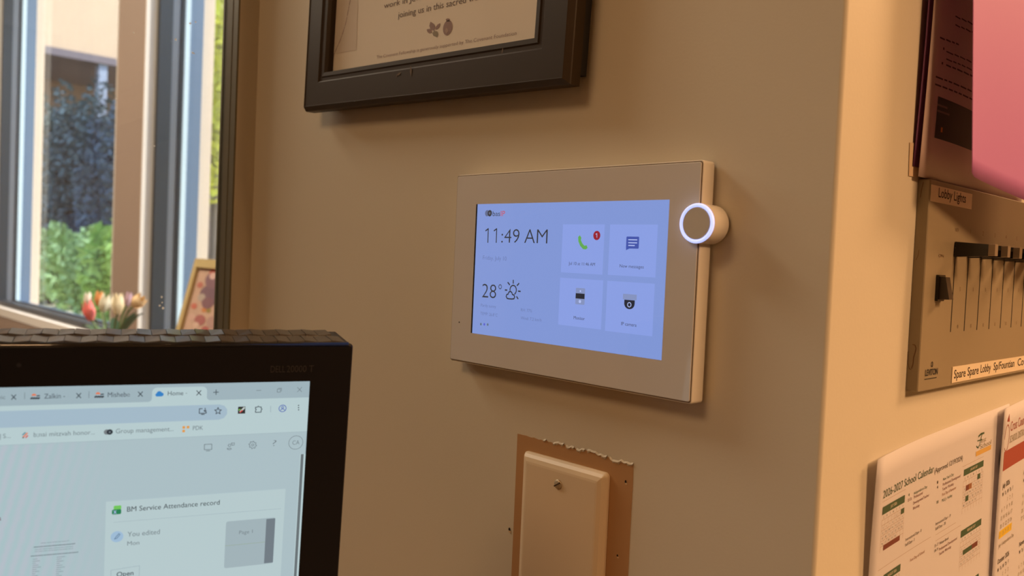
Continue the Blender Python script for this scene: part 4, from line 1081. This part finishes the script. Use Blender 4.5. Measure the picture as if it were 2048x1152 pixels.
# scroll bar and page cards
s0 = MS.px(604.2, 908, .0001); s1 = MS.px(590.5, 1151, .0001); su_ = (s0[0]+s1[0])/2
pr.rect('scroll_bar', lit('scroll_grey', (104, 114, 118), rough=.25), su_-.0008, s1[1]-.05, su_+.0008, s0[1], 2)
pr.rect('page_margin', lit('page_light', (182, 203, 206), rough=.25), su_-.0012, vT-SH, ux1, s0[1], 1)
cc = MS.px(212, 1004, .0001); c2 = MS.px(571, 977, .0001)
pr.rect('file_card', card, cc[0], vT-SH+.02, c2[0], (cc[1]+c2[1])/2, 1)
cl = MS.px(196, 1000, .0001)
pr.rect('file_card', mln, cc[0]+.004, MS.px(222, 1045, .0001)[1], c2[0]-.002, MS.px(222, 1045, .0001)[1]+.0002, 2)
pr.text('lettering', mdk, 'BM Service Attendance record', 254, 1023, 439, 9.8, 0, 3)
gx = lit('excel_green', (36, 128, 84), rough=.25); gx2 = lit('excel_lime', (112, 196, 92), rough=.25)
pr.prect('file_icon', gx2, 235, 1014.8, 15, 8.5, 3, 2); pr.prect('file_icon', gx, 233.2, 1023, 18.5, 10, 4, 3); pr.text('lettering', white, 'x', 226.8, 1026.5, 233.2, 9, .01, 5)
pr.disc('file_icon', lit('pencil_disc', (156, 186, 212), rough=.25), 234, 1072.8, 11, 3)
pr.line('file_icon', lit('pencil_blue', (82, 112, 140), rough=.25), ((229, 1077.5), (231.5, 1073.5), (238, 1066.5), (240, 1068.5), (233.5, 1076)), 1.1, 4, True)
pr.text('lettering', mk2, 'You edited', 255, 1073, 319.5, 9.6, layer=3); pr.text('lettering', mk2, 'Mon', 254.5, 1090.5, 278.5, 8, layer=3)
pr.text('lettering', mk, 'Open', 233, 1153, 267, 9, .012, 3)
pr.line('open_button', mln, ((221, 1190), (222, 1140), (279, 1131), (277, 1190)), .9, 2)
q = [MS.px(x, y, .0001) for x, y in ((452.5, 1042), (551, 1035), (546, 1126), (447.5, 1136))]
pa, pb_, pc, pd = (q[0][0]+q[3][0])/2, (q[1][0]+q[2][0])/2, (q[2][1]+q[3][1])/2, (q[0][1]+q[1][1])/2
pr.poly('thumbnail', lit('thumb_grey', (160, 178, 184), rough=.25), [(a, b) for a, b, c in rrect(pb_-pa, pd-pc, .0012, 4, 0, (pa+pb_)/2, (pc+pd)/2)], 2)
pr.rect('thumbnail', lit('thumb_dark', (112, 124, 132), rough=.25), pa+(pb_-pa)*.81, pc+.0005, pb_-.0002, pd-.0005, 3)
pr.rect('thumbnail', lit('thumb_olive', (150, 168, 150), rough=.25), pa, pc+(pd-pc)*.48, pa+(pb_-pa)*.81, pc+(pd-pc)*.49, 3)
pr.text('lettering', mk2, 'Page 1', 478, 1068, 505, 7, -.004, 3)
pr.text('lettering', lit('page_crimson', (110, 40, 70), rough=.25), 's', -5, 1041, 2, 9, .01, 2)
# thumbnail of a typed page at the left: illegible lines
for (x0, x1, y, w_) in ((82, 138, 1086, .7), (68, 150, 1094, 1.6), (70, 146, 1099, .7), (70, 146, 1103, .7), (62, 156, 1112, 1.6)):
    x = x0; rr = random.Random(int(y))
    while x < x1:
        ln = rr.uniform(4, 11); yy = y-(x-x0)*.085
        pr.line('typed_line', mk2, ((x, yy), (min(x1, x+ln), yy-ln*.085)), w_, 2); x += ln+1.6
for i in range(11):
    y = 1118+i*4.2
    for x0 in (66, 114): 
        w_ = 6+((i*7+x0) % 5)*2.6
        pr.line('typed_line', mk2, ((x0-i*.25, y-(x0-66)*.085), (x0+w_-i*.25, y-(x0-66+w_)*.085)), .8, 2)
pr.build()
# faint maker's mark on the bezel
pr = Print(MO, .0005, t)
pr.text('lettering', mat('bezel_print', (44, 44, 46), .4), 'DELL', 541, 745, 570, 13, 0, 0)
pr.text('lettering', MATS['bezel_print'], '20000 T', 573, 744.5, 627, 13, 0, 0)
for (name, _, layer, i), (b, m) in pr.d.items(): mo(b.build(name, m, t))
mo(MB().lathe([(.0012, .0003), (.0012, .0006)], 12, MO.px(38, 730)).build('camera_lens', mat('lens_grey', (40, 42, 50), .1), t))
# stand, out of the picture below
cu = Vector((-MW/2, -MHt*.55, -DEP))
pc = MO.at(*cu)-BASE
st = mat('stand_black', (30, 30, 32), .4)
b = MB().loft([rrect(.07, .018, .004, 3, z, pc.x-.03*MO.n.x, pc.y-.03*MO.n.y) for z in (.01, pc.z+.03)]); b.build('neck', st, t)
MB().box(-.03, .03, -.03, .03, -.02, .02).build('hinge', st, t, loc=pc-MO.n*.012)
MB().loft([rrect(.24, .2, .02, 4, z, pc.x, pc.y) for z in (0, .008)]+[rrect(.22, .18, .015, 4, .012, pc.x, pc.y)]).build('foot', st, t)
# desk
t = thing('reception_desk', 'light wooden reception desk carrying the black monitor', 'desk', Matrix.Translation((0, 0, 0)))
dw = mat('desk_laminate', (176, 140, 100), .4, noise=(6, .15))
MB().box(XP+.01, -.08, -1.9, -.03, .73, .76).build('desk_top', dw, t)
MB().box(XP+.01, XP+.03, -1.85, -.06, .0, .73).build('back_panel', dw, t)
for y in (-1.86, -.08): MB().box(XP+.03, -.12, y, y+.025, 0, .73).build('side_panel', dw, t)
